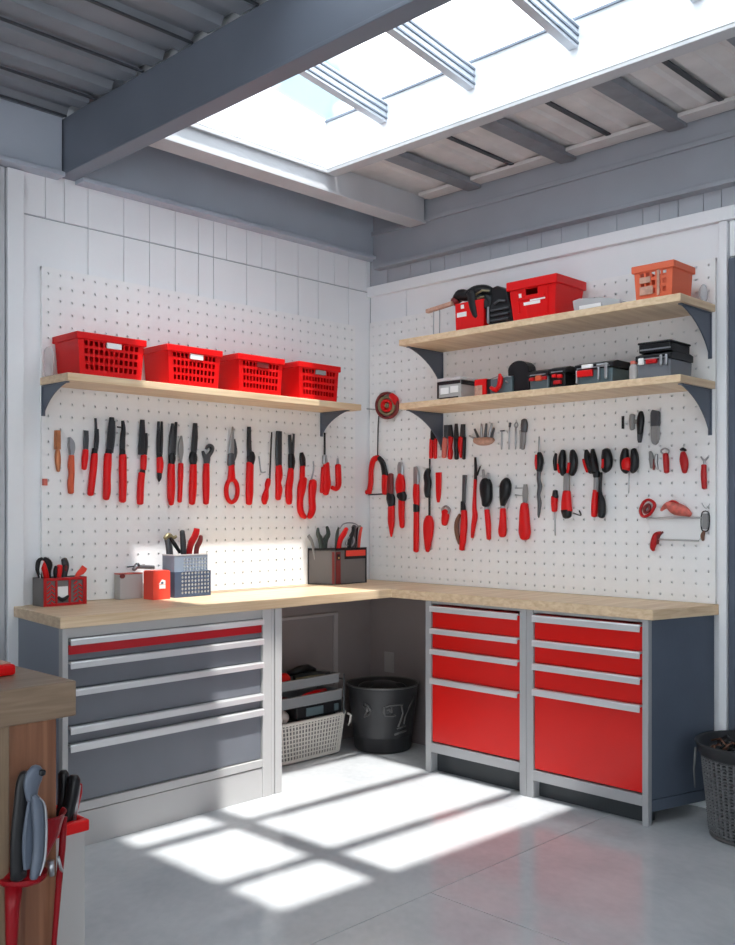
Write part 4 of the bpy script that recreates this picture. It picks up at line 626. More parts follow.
('R','belt_case','flat dark grey two-piece case beside the black folding knife','case',None,[('flap','dark_steel','f',0.012,[(1.836,1.76,0.015),(1.834,1.746,0.0228),(1.833,1.689,0.0218)]),('body','grey','f',0.008,[(1.833,1.689,0.02),(1.833,1.627,0.02),(1.841,1.611,0.0094)])]),
('R','snippers','small faded red and grey snippers, left of the red handle with a steel ring','snips',None,[('jaw','grey','r',0.008,[(1.806,1.575,0.0062),(1.813,1.544,0.0131),(1.813,1.501,0.007)]),('jaw','steel','r',0.008,[(1.838,1.562,0.0062),(1.834,1.527,0.0087),(1.843,1.493,0.0036)]),('handle','maroon','r',0.008,[(1.828,1.539,0.007),(1.823,1.492,0.0043)])]),
('R','awl','short straight red handle under a steel ring','awl',None,[('ring','steel','c',0.004,[(1.879,1.586,0.0037),(1.862,1.576,0.0036),(1.874,1.562,0.0036),(1.897,1.564,0.0031),(1.898,1.579,0.0035)]),('handle','deep_red','r',0.014,[(1.884,1.561,0.0122),(1.887,1.522,0.0139),(1.889,1.478,0.0113)])]),
('R','pocket_knife','bulging red pocket knife with small black hook top','knife',None,[('hook','black','r',0.006,[(1.955,1.576,0.0044),(1.968,1.579,0.0079),(1.982,1.572,0.0039)]),('handle','deep_red','r',0.015,[(1.968,1.564,0.0105),(1.971,1.534,0.0192),(1.975,1.504,0.0174),(1.975,1.475,0.0096)])]),
('R','snap_hook_tool','long red grip hanging from a forked grey hook, rightmost handle on the right board','awl',None,[('fork','steel','r',0.004,[(2.049,1.542,0.0031),(2.064,1.525,0.0053),(2.081,1.539,0.0037)]),('fork','steel','r',0.005,[(2.064,1.527,0.0052),(2.065,1.5,0.0061)]),('handle','deep_red','r',0.012,[(2.063,1.505,0.0113),(2.062,1.457,0.013),(2.065,1.404,0.0105)])]),
('R','cord_coil','round dark red coiled cord at the left end of the white wall rack','cord',None,[('coil','deep_red','c',0.012,[(1.806,1.355,0.0066),(1.777,1.344,0.0068),(1.76,1.305,0.007),(1.776,1.279,0.0066),(1.809,1.292,0.0068),(1.831,1.332,0.007)]),('coil','maroon','c',0.014,[(1.801,1.334,0.0068),(1.781,1.317,0.0074),(1.784,1.298,0.0063),(1.806,1.31,0.0063)])]),
('R','pad','crumpled pale red work pad lying on top of the white wall rack','pad',None,[('body','clay_red','r',0.022,[(1.869,1.307,0.0049),(1.9,1.33,0.0159),(1.936,1.316,0.0278),(1.976,1.305,0.0238),(2.008,1.288,0.0101)]),('fold','deep_red','r',0.026,[(1.877,1.317,0.0043),(1.923,1.35,0.0052),(1.966,1.325,0.0043),(2.007,1.296,0.0051)])]),
('R','clamp','glossy dark red curled clamp hanging under the left end of the white rack','clamp',None,[('body','deep_red','r',0.014,[(1.861,1.206,0.0078),(1.838,1.198,0.0106),(1.83,1.171,0.016),(1.822,1.14,0.0122),(1.826,1.125,0.0063)]),('arm','maroon','r',0.01,[(1.871,1.21,0.0044),(1.851,1.194,0.0074),(1.844,1.156,0.0052)])]),
('R','name_tag','small dark framed grey tag on a wire at the right end of the white rack','tag',None,[('frame','black','c',0.006,[(2.052,1.296,0.0026),(2.051,1.224,0.0028),(2.081,1.224,0.0028),(2.083,1.296,0.0026)]),('plate','grey','f',0.004,[(2.067,1.294,0.0122),(2.066,1.226,0.0122)]),('wire','steel','r',0.002,[(2.051,1.34,0.0019),(2.07,1.316,0.0017),(2.088,1.337,0.0012)]),('tassel','brown','r',0.008,[(2.063,1.217,0.0055),(2.055,1.198,0.0096),(2.057,1.176,0.0053)])]),
]

def hang(wall, name, label, cat, group, parts):
    zs = [p[1] for q in parts for p in q[4]]; xs = [p[0] for q in parts for p in q[4]]
    t = thing(name, label, cat, ((min(xs)+max(xs))/2, .019, max(zs)), wall, group=group)
    hmax = max(q[3] for q in parts if q[2] != 'x')
    for pn, mt, sh, ht, path in parts:
        m = MB(wall); m.ribbon(path, .0185+hmax, ht, sh)
        build(pn, m, mt, t, smooth=(sh != 'f'), bevel=(.0 if sh != 'f' else .0))
for T in TOOLS: hang(*T)
# white wall rack under the pad
t = thing('wall_rack', 'white plastic wall rack low on the right pegboard, under the pale red pad', 'rack', (1.93, .025, 1.17), 'R')
m = MB('R'); m.prism([(1.79, 1.268), (1.81, 1.20), (1.83, 1.178), (2.04, 1.176), (2.052, 1.20), (2.052, 1.272)], .0185, .028); build('back_plate', m, 'white_plastic', t, bevel=.003)
m = MB('R'); m.tube([(1.79, .033, 1.272), (1.90, .038, 1.276), (2.055, .033, 1.276)], .004); m.tube([(1.83, .033, 1.178), (2.04, .033, 1.174)], .004)
build('rail', m, 'frame_light', t, smooth=True)

# ------------------------------------------------------------------ things on the worktop
def stand_tool(fr, name, label, cat, parts, loc, group=None):
    """parts: (name, material, d, half thickness, shape, path)"""
    t = thing(name, label, cat, loc, fr, group=group)
    for pn, mt, d, ht, sh, path in parts:
        m = MB(fr); m.ribbon(path, d, ht, sh); build(pn, m, mt, t, smooth=sh != 'f')
    return t
Z9 = WT
# red and black organiser at the left end
t = thing('tool_caddy', 'black and red tool caddy with a white front label on the left worktop end', 'caddy', (-2.01, .08, Z9), 'L')
x0, x1, d0, d1, zt = -2.115, -1.915, .04, .135, Z9+.120
ZC = Z9+.025
m = MB('L')
m.box(x0, x1, d0, d1, Z9, Z9+.004); m.box(x0, x0+.004, d0, d1, Z9+.004, zt); m.box(x1-.004, x1, d0, d1, Z9+.004, zt); m.box(x0+.004, x1-.004, d0, d0+.004, Z9+.004, zt); m.box(x0+.004, x1-.004, d1-.004, d1, Z9+.004, zt)
m.box(x0+.004, x1-.004, .085, .089, Z9+.004, zt-.01)
build('caddy_body', m, 'box_grey', t, bevel=.001)
m = MB('L')
for a, b, c, d in ((x0, x0+.014, Z9, zt), (x1-.018, x1, Z9, zt), (x0+.014, x1-.018, Z9, Z9+.012), (x0+.014, x1-.018, zt-.012, zt), (-2.062, -2.052, Z9+.012, zt-.012), (-2.0, -1.99, Z9+.012, zt-.012)): m.box(a, b, d1+.0005, d1+.007, c, d)
build('front_frame', m, 'deep_red', t, bevel=.002)
for pair in (((-2.098, 1), (-2.08, -1)), ((-1.975, 1), (-1.952, -1))):
  m = MB('L')
  for xx, k in pair:
    for j in range(5): m.tube([(xx, d1+.003, Z9+.018+.018*j), (xx+.014, d1+.004, Z9+.018+.018*j+.012*k)], .0035, 6)
  build('lattice', m, 'red', t)
m = MB('L'); m.box(-2.049, -2.003, d1+.001, d1+.004, Z9+.035, Z9+.082); build('label_plate', m, 'label_white', t)
m = MB('L'); m.ribbon([(-2.05, Z9+.038, .006), (-2.03, Z9+.025, .009), (-2.003, Z9+.04, .006)], d1+.008, .005); build('emblem', m, 'black', t, smooth=True)
gt = 'tools standing in the caddy at the left end of the worktop'
zb = Z9+.006
stand_tool('L', 'tape_cutter', 'black curved cutter with a white inner arc, leftmost in the red and black caddy', 'cutter', [('arc', 'black', .075, .008, 'r', [(-2.085, zb+.03, .008), (-2.097, ZC+.095, .009), (-2.108, ZC+.13, .011), (-2.105, ZC+.165, .010), (-2.088, ZC+.178, .006)]), ('inner_arc', 'white_plastic', .078, .005, 'r', [(-2.098, ZC+.09, .005), (-2.102, ZC+.13, .006), (-2.088, ZC+.165, .005)])], (-2.1, .075, zb), gt)
stand_tool('L', 'pliers', 'black jawed pliers with a red grip, in the left of the red and black caddy', 'pliers', [('grip', 'red', .07, .012, 'r', [(-2.06, zb, .010), (-2.066, ZC+.09, .012), (-2.078, ZC+.14, .012), (-2.084, ZC+.165, .006)]), ('jaw', 'black', .06, .012, 'r', [(-2.045, zb+.05, .008), (-2.052, ZC+.11, .01), (-2.055, ZC+.15, .022), (-2.072, ZC+.176, .010)])], (-2.06, .07, zb), gt)
stand_tool('L', 'screwdriver', 'screwdriver with a round red and dark handle in the middle of the red caddy', 'screwdriver', [('shaft', 'steel', .108, .004, 'r', [(-2.03, zb, .004), (-2.03, ZC+.09, .004)]), ('handle', 'red', .108, .014, 'r', [(-2.03, ZC+.08, .008), (-2.028, ZC+.115, .012), (-2.026, ZC+.145, .012)]), ('handle_back', 'black', .104, .012, 'r', [(-2.042, ZC+.085, .006), (-2.043, ZC+.12, .009), (-2.038, ZC+.142, .008)])], (-2.03, .108, zb), gt)
stand_tool('L', 'utility_knife', 'tall round-ended brownish black handle standing right of centre in the red and black caddy', 'knife', [('handle', 'wicker_dark', .07, .012, 'r', [(-1.985, zb, .010), (-1.985, ZC+.09, .013), (-1.978, ZC+.14, .017), (-1.985, ZC+.17, .013)]), ('rivet', 'maroon', .08, .006, 'r', [(-1.983, ZC+.12, .006), (-1.98, ZC+.14, .007)])], (-1.985, .07, zb), gt)
stand_tool('L', 'spatula', 'flat bright red spatula leaning out over the right side of the red and black caddy', 'spatula', [('blade', 'label_red', .11, .003, 'f', [(-1.965, zb+.02, .008), (-1.948, ZC+.09, .009), (-1.92, ZC+.118, .015), (-1.908, ZC+.134, .014)])], (-1.95, .11, zb), gt)
# flat folded box, red tin, dark basket of tools, clamp
t = thing('flat_case', 'flat grey-brown case with an orange edge standing left of the red tin', 'case', (-1.66, .06, Z9), 'L')
m = MB('L'); m.box(-1.715, -1.595, .03, .08, Z9, Z9+.113); build('case_body', m, 'panel_light', t, bevel=.003)
m = MB('L'); m.box(-1.715, -1.595, .03, .08, Z9+.1135, Z9+.119); build('edge', m, 'clay_red', t, bevel=.001)
m = MB('L'); m.ball((-1.703, .082, Z9+.107), .011, (1.3, .5, 1)); build('clasp', m, 'maroon', t, smooth=True)
t = thing('tin', 'bright red square tin with a small white emblem on the worktop', 'tin', (-1.53, .17, Z9), 'L')
m = MB('L'); m.box(-1.62, -1.528, .125, .205, Z9, Z9+.128); m.box(-1.618, -1.530, .127, .203, Z9+.1285, Z9+.132); build('tin_body', m, 'label_red', t, bevel=.003)
m = MB('L'); m.box(-1.588, -1.556, .2052, .207, Z9+.050, Z9+.068); m.prism([(-1.59, Z9+.070), (-1.573, Z9+.092), (-1.556, Z9+.086), (-1.556, Z9+.070)], .2052, .207); build('emblem', m, 'label_white', t)
m = MB('L'); m.ball((-1.573, .2065, Z9+.076), .006, (1.3, .3, 1)); build('emblem_dot', m, 'bin_blue', t, smooth=True)
t = thing('bench_clamp', 'small grey steel clamp lying on top of the flat case behind the red tin', 'clamp', (-1.6, .055, Z9+0.119), 'L')
m = MB('L'); m.tube([(-1.63, .055, Z9+0.130), (-1.615, .055, Z9+0.147), (-1.60, .055, Z9+0.145), (-1.52, .055, Z9+0.138)], [.009, .014, .010, .010]); build('clamp_body', m, 'steel', t, smooth=True)
m = MB('L'); m.ball((-1.61, .058, Z9+0.151), .013, (1, .8, 1)); m.tube([(-1.66, .055, Z9+0.146), (-1.57, .055, Z9+0.152)], .003); build('screw_knob', m, 'dark_steel', t, smooth=True)
t = thing('mesh_basket', 'navy blue mesh basket holding tools, behind the red tin on the left worktop', 'basket', (-1.4, .12, Z9), 'L')
x0, x1, d0, d1 = -1.49, -1.285, .07, .185
m = MB('L'); m.box(x0, x1, d0, d1, Z9, Z9+.004)
m.box(x0, x0+.004, d0, d1, Z9+.004, Z9+.12); m.box(x1-.004, x1, d0, d1, Z9+.004, Z9+.12); m.box(x0+.004, x1-.004, d0, d0+.004, Z9+.004, Z9+.12)
m.holes(x0+.035, x1-.004, Z9+.012, Z9+.12, 9, 6, .0074, .0066, d1-.004, d1); m.box(x0+.004, x0+.035, d1-.004, d1, Z9+.004, Z9+.12); m.box(x0+.035, x1-.004, d1-.004, d1, Z9+.004, Z9+.012)
build('lower_body', m, 'bin_blue', t)
m = MB('L'); m.box(x0+.008, x1-.008, d0+.006, d1-.0045, Z9+.005, Z9+.118); build('liner', m, 'white_plastic', t)
m = MB('L'); a0, a1, zt = x0+.006, x1-.010, Z9+.195
m.box(a0, a0+.004, d0+.004, d1-.012, Z9+.119, zt); m.box(a1-.004, a1, d0+.004, d1-.012, Z9+.119, zt); m.box(a0+.004, a1-.004, d0+.004, d0+.008, Z9+.119, zt)
m.holes(a0+.05, a1-.004, Z9+.121, zt-.012, 8, 4, .0072, .0066, d1-.016, d1-.012); m.box(a0+.004, a0+.05, d1-.016, d1-.012, Z9+.119, zt); m.box(a0+.05, a1-.004, d1-.016, d1-.012, zt-.012, zt)
build('upper_body', m, 'bin_grey_blue', t)
m = MB('L'); m.box(a0+.045, a1-.006, d1-.030, d1-.0175, Z9+.12, zt-.008); build('liner', m, 'white_plastic', t)
m = MB('L'); m.box(a0-.002, a1+.002, d1-.017, d1-.010, zt, zt+.006); m.box(a0-.002, a0+.004, d0+.004, d1-.017, zt, zt+.006); build('rim', m, 'handle_metal', t)
gm = 'tools standing in the navy mesh basket'
zz = Z9+.125
stand_tool('L', 'clamp', 'black spring clamp with tan jaw tips, leftmost tool in the navy mesh basket', 'clamp', [('body', 'dark_steel', .10, .012, 'r', [(-1.456, zz, .016), (-1.464, Z9+0.232, .018), (-1.476, Z9+0.272, .014)]), ('arm', 'black', .11, .008, 'r', [(-1.410, Z9+0.207, .008), (-1.440, Z9+0.247, .01), (-1.464, Z9+0.277, .008)]), ('jaw_tip', 'brass', .105, .010, 'r', [(-1.492, Z9+0.274, .009), (-1.470, Z9+0.290, .012), (-1.446, Z9+0.278, .009), (-1.428, Z9+0.284, .007)])], (-1.48, .1, zz), gm)
stand_tool('L', 'file', 'upright dark brown-black round-ended handle in the navy mesh basket', 'file', [('handle', 'wicker_dark', .12, .012, 'r', [(-1.394, zz, .014), (-1.398, Z9+0.242, .015), (-1.404, Z9+0.309, .012)])], (-1.43, .12, zz), gm)
stand_tool('L', 'scraper', 'tall slanted flat red handle in the navy mesh basket', 'scraper', [('handle', 'deep_red', .12, .009, 'f', [(-1.372, zz+.01, .012), (-1.360, Z9+0.232, .016), (-1.328, Z9+0.290, .017), (-1.320, Z9+0.320, .014)])], (-1.39, .12, zz), gm)
stand_tool('L', 'screwdriver', 'short dark maroon handle leaning right at the end of the navy mesh basket', 'screwdriver', [('handle', 'maroon', .12, .011, 'r', [(-1.328, zz+.01, .011), (-1.321, Z9+0.222, .013), (-1.302, Z9+0.257, .013), (-1.296, Z9+0.284, .009)])], (-1.36, .12, zz), gm)
# corner box
t = thing('tool_box', 'dark grey box with a red tag and red corner strip, full of tools', 'box', (-.3, .15, Z9), 'L')
# footprint corners (world x, y): front-left, front corner, right, back
P = [(.022, -.51), (.150, -.43), (.150, -.19), (.022, -.20)]
Pi = [(x+(.092-x)*.05, y+(-.33-y)*.04) for x, y in P]
m = MB(); n = 4; z0, z1 = Z9, Z9+.195
for i in range(4):
    a, b, c, d = P[i], P[(i+1) % 4], Pi[(i+1) % 4], Pi[i]
    m.hexa([a, b, c, d], z0+.004, z1)
m.hexa(P, z0, z0+.0035); build('box_body', m, 'box_grey', t)
def on_edge(A, B, t0, t1, za, zb, off=.0015, th=.003):
    A, B = Vector(A), Vector(B); e = B-A; nrm = Vector((e.y, -e.x)).normalized()
    if nrm.dot(Vector((1, -.3))) < 0: nrm = -nrm
    p, q = A+e*t0, A+e*t1
    return [tuple(p+nrm*off), tuple(q+nrm*off), tuple(q+nrm*(off+th)), tuple(p+nrm*(off+th))], za, zb
m = MB(); m.hexa(*on_edge(P[0], P[1], -.01, 1.0, z1-.008, z1+.004)); m.hexa(*on_edge(P[1], P[2], 0, 1.01, z1-.008, z1+.004)); m.hexa(*on_edge(P[0], P[1], -.01, .02, z0, z1-.008)); m.hexa(*on_edge(P[0], P[1], -.01, 1.0, z0, z0+.005)); m.hexa(*on_edge(P[1], P[2], 0, 1.01, z0, z0+.005)); m.hexa(*on_edge(P[1], P[2], .98, 1.01, z0+.005, z1-.008)); m.hexa(*on_edge(P[1], P[2], .30, 1.0, z1-.058, z1-.008)); build('edging', m, 'black', t)
m = MB(); m.hexa(*on_edge(P[1], P[2], .33, .96, z1-.042, z1-.010, .0046)); build('red_tag', m, 'label_red', t)
m = MB(); m.hexa(*on_edge(P[1], P[2], .02, .16, z0+.004, z1-.016, .002, .003)); m.hexa(*on_edge(P[0], P[1], .90, .99, z0+.004, z1-.016, .002, .003)); build('corner_strip', m, 'maroon', t)
m = MB(); m.hexa(*on_edge(P[1], P[2], .05, .13, z1-.062, z1-.028, .0052, .002)); build('emblem', m, 'black', t)
m = MB(); m.hexa(*on_edge(P[1], P[2], .07, .11, z1-.054, z1-.044, .0074, .0015)); build('emblem_dot', m, 'gold', t)
gk = 'tools standing in the dark grey box near the corner'
zq = Z9+.006
def kb(name, label, cat, *parts): stand_tool('L', name, label, cat, list(parts), (parts[0][5][0][0], parts[0][2], zq), gk)
kb('chisel', 'flat brown-grey blade leaning far left out of the dark grey box', 'chisel', ('blade', 'grey', .05, .004, 'f', [(-0.463, zq+.05, .010), (-0.502, Z9+0.215, .011), (-0.535, Z9+0.270, .010)]))
kb('pliers', 'dark green-black open-jawed pliers, jaws up, in the left of the dark grey box', 'pliers', ('jaw', 'dark_green', .075, .01, 'r', [(-0.451, zq+.04, .012), (-0.463, Z9+0.225, .018), (-0.485, Z9+0.275, .013), (-0.487, Z9+0.310, .006)]), ('jaw', 'dark_green', .075, .01, 'r', [(-0.440, zq+.04, .012), (-0.435, Z9+0.225, .018), (-0.409, Z9+0.275, .014), (-0.420, Z9+0.317, .007)]))
kb('nippers', 'narrow pointed olive-black blade upright beside the open-jawed pliers in the dark grey box', 'pliers', ('blade', 'dark_green', .11, .006, 'r', [(-0.384, zq+.04, .010), (-0.379, Z9+0.245, .013), (-0.364, Z9+0.311, .005)]))
kb('pruning_shears', 'slanted glossy red handle rising from the middle of the dark grey box', 'shears', ('handle', 'red', .12, .011, 'r', [(-0.390, zq+.06, .012), (-0.367, Z9+0.225, .016), (-0.334, Z9+0.275, .017), (-0.311, Z9+0.305, .012)]))
kb('carabiner', 'large steel and black looped snap hook in the middle of the dark grey box', 'hook', ('loop', 'steel', .13, .005, 'c', [(-0.328, Z9+0.220, .004), (-0.306, Z9+0.255, .004), (-0.272, Z9+0.260, .004), (-0.263, Z9+0.230, .004), (-0.289, Z9+0.205, .004)]), ('body', 'black', .13, .009, 'r', [(-0.306, zq+.06, .012), (-0.300, Z9+0.225, .014), (-0.272, Z9+0.285, .012), (-0.272, Z9+0.315, .008)]))
kb('caliper', 'chrome arched wire over black grips at the top of the dark grey box', 'caliper', ('arch', 'steel', .10, .004, 'r', [(-0.345, Z9+0.305, .003), (-0.317, Z9+0.330, .004), (-0.261, Z9+0.337, .004), (-0.211, Z9+0.325, .003), (-0.194, Z9+0.305, .003)]), ('grip', 'dark_steel', .10, .010, 'r', [(-0.250, zq+.06, .014), (-0.239, Z9+0.255, .017), (-0.233, Z9+0.320, .012)]))
kb('tin_snips', 'black grip edged with bright red at the right end of the dark grey box', 'snips', ('grip', 'black', .085, .010, 'r', [(-0.233, zq+.06, .012), (-0.211, Z9+0.225, .014), (-0.199, Z9+0.310, .011)]), ('red_edge', 'label_red', .10, .008, 'r', [(-0.207, zq+.08, .008), (-0.192, Z9+0.245, .010), (-0.174, Z9+0.310, .007)]), ('jaw', 'steel', .095, .006, 'r', [(-0.233, Z9+0.215, .004), (-0.218, Z9+0.305, .005), (-0.177, Z9+0.317, .005)]))

# ------------------------------------------------------------------ under the worktop
def superell(cx, cy, a, b, e=4.):
    """closed rounded outline, parameter even along its length"""
    P = []
    for i in range(721):
        q = 2*PI*i/720; u, v = math.cos(q), math.sin(q)
        P.append((a*math.copysign(abs(u)**(2/e), u), b*math.copysign(abs(v)**(2/e), v)))
    S = [0.]
    for p, q in zip(P, P[1:]): S.append(S[-1]+math.dist(p, q))
    def f(t, k=1.):
        s = (t/(2*PI) % 1.)*S[-1]; lo, hi = 0, 720
        while hi-lo > 1:
            m_ = (lo+hi)//2
            if S[m_] <= s: lo = m_
            else: hi = m_
        w = (s-S[lo])/max(S[hi]-S[lo], 1e-9)
        return cx+k*(P[lo][0]+(P[hi][0]-P[lo][0])*w), cy+k*(P[lo][1]+(P[hi][1]-P[lo][1])*w)
    return f
def weave(mb, f, z0, z1, nst, nrow, k0, k1, r=.004, amp=.004):
    N = nst*2
    for i in range(nst):
        t = 2*PI*(i+.5)/nst
        mb.tube([(*f(t, k0+(k1-k0)*q), z0+(z1-z0)*q) for q in (0, .33, .66, 1)], r*1.25, 5)
    for j in range(nrow):
        q = (j+.5)/nrow; z = z0+(z1-z0)*q; k = k0+(k1-k0)*q; pts = []
        for i in range(N):
            t = 2*PI*i/N; x, y = f(t, k); x2, y2 = f(t, k+.01)
            d = Vector((x2-x, y2-y)); d = d.normalized() if d.length else d
            s = amp*math.sin(nst*t+(PI if j % 2 else 0)+PI/2)
            pts.append((x+d.x*s, y+d.y*s, z))
        mb.tube(pts, r, 5, closed=True)
t = thing('wicker_basket', 'white woven rectangular basket on the floor under the worktop, below the grey trays', 'basket', (.125, -.66, 0))
f = superell(.125, -.665, .105, .268, 6)
m = MB(); weave(m, f, .01, .205, 62, 9, .86, .98, .0036, .003); build('woven_side', m, 'wicker_white', t)
m = MB(); N = 40; rings = []
for q, z in ((.80, .003), (.82, .008), (.93, .20), (.91, .20), (.79, .012)): rings.append([m.v((*f(2*PI*k/N, q), z)) for k in range(N)])
m._skin(rings, False); build('liner', m, 'box_grey', t)
m = MB(); m.tube([(*f(2*PI*k/40, 1.0), .212) for k in range(40)], .009, 8, closed=True); build('rim', m, 'wicker_white', t, smooth=True)
m = MB(); m.tube([(*f(2*PI*k/40, .86), .012) for k in range(40)], .007, 6, closed=True); build('base_ring', m, 'wicker_white', t, smooth=True)
m = MB(); m.tube([(.20, -.385, .20), (.215, -.372, .19), (.21, -.375, .15), (.20, -.38, .135)], .007, 8); build('tie', m, 'wicker_white', t, smooth=True)
t = thing('towel', 'bunched cream cloth at the left of the white woven basket', 'cloth', (.12, -.84, .21))
m = MB(); m.ball((.14, -.84, .235), .06, (1.1, 1.2, .7), 12); build('cloth_body', m, 'cloth', t, smooth=True)
t = thing('equipment_case', 'black flat equipment case lying on the white woven basket under the trays', 'case', (.13, -.6, .215))
m = MB(); m.box(.05, .215, -.765, -.44, .222, .288); build('case_body', m, 'black', t, bevel=.006)
m = MB(); m.box(.2155, .219, -.70, -.58, .232, .275); m.box(.2155, .22, -.50, -.47, .235, .27); build('label_plate', m, 'teal_grey', t)
def tray(z, h, x1, y0, y1, label, group):
    t = thing('tray', label, 'tray', (.12, (y0+y1)/2, z), group=group); x0 = .035
    m = MB()
    m.box(x0, x1, y0, y1, z, z+.004)
    for a, b, c, d in ((x1-.006, x1, y0, y1), (x0, x0+.006, y0, y1), (x0+.006, x1-.006, y0, y0+.006), (x0+.006, x1-.006, y1-.006, y1)): m.box(a, b, c, d, z+.0045, z+h)
    build('tray_body', m, 'tray_grey', t, bevel=.002)
    m = MB(); m.box(x1-.008, x1+.006, y0-.004, y1+.004, z+h, z+h+.007); m.box(x0-.004, x1-.008, y0-.004, y0+.008, z+h, z+h+.007); m.box(x0-.004, x1-.008, y1-.008, y1+.004, z+h, z+h+.007); build('rim', m, 'grey', t, bevel=.002)
    return t
gtr = 'grey trays stacked on the white basket'
tray(.292, .05, .235, -.93, -.46, 'lower grey tray with a long red tool in it, stacked on the white woven basket', gtr)
tray(.385, .045, .235, -.93, -.48, 'upper grey tray holding a red knob and dark tools, above the white basket', gtr)
for y in (-.90, -.50):
    pass
t = thing('tray_stand', 'dark wire stand holding the two grey trays above the white basket', 'stand', (.03, -.47, .22))
for x, y in ((.028, -.455), (.243, -.452)):
    m = MB(); m.tube([(x, y, .215), (x, y, .43)], .004); build('post', m, 'dark_steel', t)
m = MB(); m.tube([(.028, -.455, .40), (.243, -.452, .40)], .003); m.tube([(.028, -.455, .30), (.243, -.452, .30)], .003); build('cross_bar', m, 'dark_steel', t)
def lay(name, label, cat, mt, pts, r, loc, group=None, extra=()):
    t = thing(name, label, cat, loc, group=group)
    m = MB(); m.tube(pts, r, 10); build('body', m, mt, t, smooth=True)
    for pn, m2, p2, r2 in extra:
        m = MB(); m.tube(p2, r2, 10); build(pn, m, m2, t, smooth=True)
lay('hand_pruner', 'long curved red tool with a brass edge lying in the lower grey tray', 'pruner', 'red', [(.20, -.78, .315), (.215, -.70, .335), (.205, -.62, .34), (.19, -.54, .345)], [.008, .018, .02, .012], (.2, -.66, .297), extra=[('edge', 'brass', [(.218, -.84, .33), (.225, -.75, .322), (.225, -.66, .325)], .004)])
lay('hose', 'dark red hose end in the left of the lower grey tray', 'hose', 'maroon', [(.10, -.88, .32), (.15, -.84, .325), (.18, -.80, .32)], .022, (.14, -.84, .297))
t = thing('knob', 'round red knob in the left of the upper grey tray', 'knob', (.15, -.80, .39))
m = MB(); m.ball((.15, -.80, .428), .036, (1, 1.15, 1)); build('cap', m, 'red', t, smooth=True)
m = MB(); m.tube([(.15, -.80, .39), (.15, -.80, .40)], .02, 12); build('stem', m, 'black', t)
lay('hammer', 'dark hammer-like tool resting across the upper grey tray, right of the red knob', 'hammer', 'black', [(.09, -.72, .44), (.12, -.66, .46), (.11, -.60, .462), (.08, -.52, .44)], [.015, .022, .02, .012], (.1, -.6, .39), extra=[('rod', 'brass', [(.16, -.72, .425), (.19, -.62, .432), (.20, -.55, .43)], .004), ('grip', 'wicker_dark', [(.07, -.66, .42), (.15, -.56, .425), (.18, -.50, .42)], .02)])
# bucket
t = thing('bucket', 'big black round bucket with raised brackets, in the corner under the worktop', 'bucket', (.305, -.215, 0))
bx, by = .305, -.215
m = MB(); m.lathe(bx, by, [(.146, .002), (.150, .006), (.170, .14), (.188, .30), (.196, .345), (.198, .356), (.191, .356), (.182, .30), (.155, .012)], 56); build('bucket_body', m, 'bucket', t, smooth=True)
m = MB(); m.tube([(bx+.198*math.cos(2*PI*k/48), by+.198*math.sin(2*PI*k/48), .357) for k in range(48)], .005, 6, closed=True); build('rim', m, 'bucket_trim', t, smooth=True)
def onb(a, z, off=.003):
    r = .154+.041*z/.345+off; a = math.radians(a); return (bx+r*math.cos(a), by+r*math.sin(a), z)
m = MB()   # D-shaped bracket facing the viewer and sloping strut to its right
m.tube([onb(-42, .262), onb(-36, .268), onb(-20, .27), onb(-12, .268)], .004, 8); m.tube([onb(-44, .26), onb(-45, .235), onb(-42, .215), onb(-30, .212), onb(-24, .216)], .005, 8)
m.tube([onb(-40, .245), onb(-36, .25), onb(-33, .235)], .006, 8); m.tube([onb(-32, .26), onb(-31, .232), onb(-35, .222)], .004, 8)
build('front_bracket', m, 'bucket_trim', t, smooth=True)
m = MB(); m.tube([onb(-14, .262), onb(-10, .22), onb(-14, .18), onb(-18, .15)], .005, 8); m.tube([onb(16, .30), onb(4, .25), onb(-4, .20), onb(-6, .16)], .004, 8); m.tube([onb(-24, .108), onb(-14, .116), onb(0, .122)], .006, 8); m.tube([onb(-20, .14), onb(-10, .146), onb(-2, .15)], .004, 8)
build('handle_strut', m, 'bucket_trim', t, smooth=True)
m = MB(); m.tube([onb(-78, .275), onb(-70, .262), onb(-66, .24), onb(-70, .218), onb(-76, .21)], .006, 8); m.tube([onb(-80, .265), onb(-74, .235), onb(-79, .20)], .005, 8); m.ball(onb(-72, .245, .006), .013, (1, 1, 1)); build('side_bracket', m, 'bucket_trim', t, smooth=True)
t = thing('tarp', 'black crumpled bag filling the top of the round black bucket', 'bag', (bx, by, .3))
m = MB(); m.ball((bx-.02, by+.02, .31), .12, (1.1, 1.1, .45), 14); m.ball((bx-.06, by-.05, .33), .05, (1.2, 1.2, .7)); m.ball((bx+.05, by+.07, .33), .045, (1.2, 1, .6)); build('bag_body', m, 'black', t, smooth=True)

# ------------------------------------------------------------------ dark woven basket at the right edge
bx, by = 2.35, -.235
t = thing('wicker_basket', 'dark grey woven round basket on the floor at the right edge, beside the red cabinet', 'basket', (bx, by, 0))
f = superell(bx, by, .2, .2, 2)
m = MB(); weave(m, f, .02, .325, 44, 24, .74, .90, .0042, .0042); build('woven_side', m, 'wicker_strand', t)
m = MB(); m.lathe(bx, by, [(.135, .002), (.140, .012), (.170, .33), (.164, .33), (.130, .02)], 40); build('liner', m, 'wicker_dark', t, smooth=True)
m = MB(); m.lathe(bx, by, [(.176, .318), (.196, .335), (.204, .372), (.210, .378), (.204, .382), (.196, .376), (.185, .34), (.165, .322)], 48); build('rim', m, 'bucket', t, smooth=True)
m = MB(); m.tube([(bx+.146*math.cos(2*PI*k/40), by+.146*math.sin(2*PI*k/40), .009) for k in range(40)], .008, 6, closed=True); build('base_ring', m, 'bucket_trim', t, smooth=True)
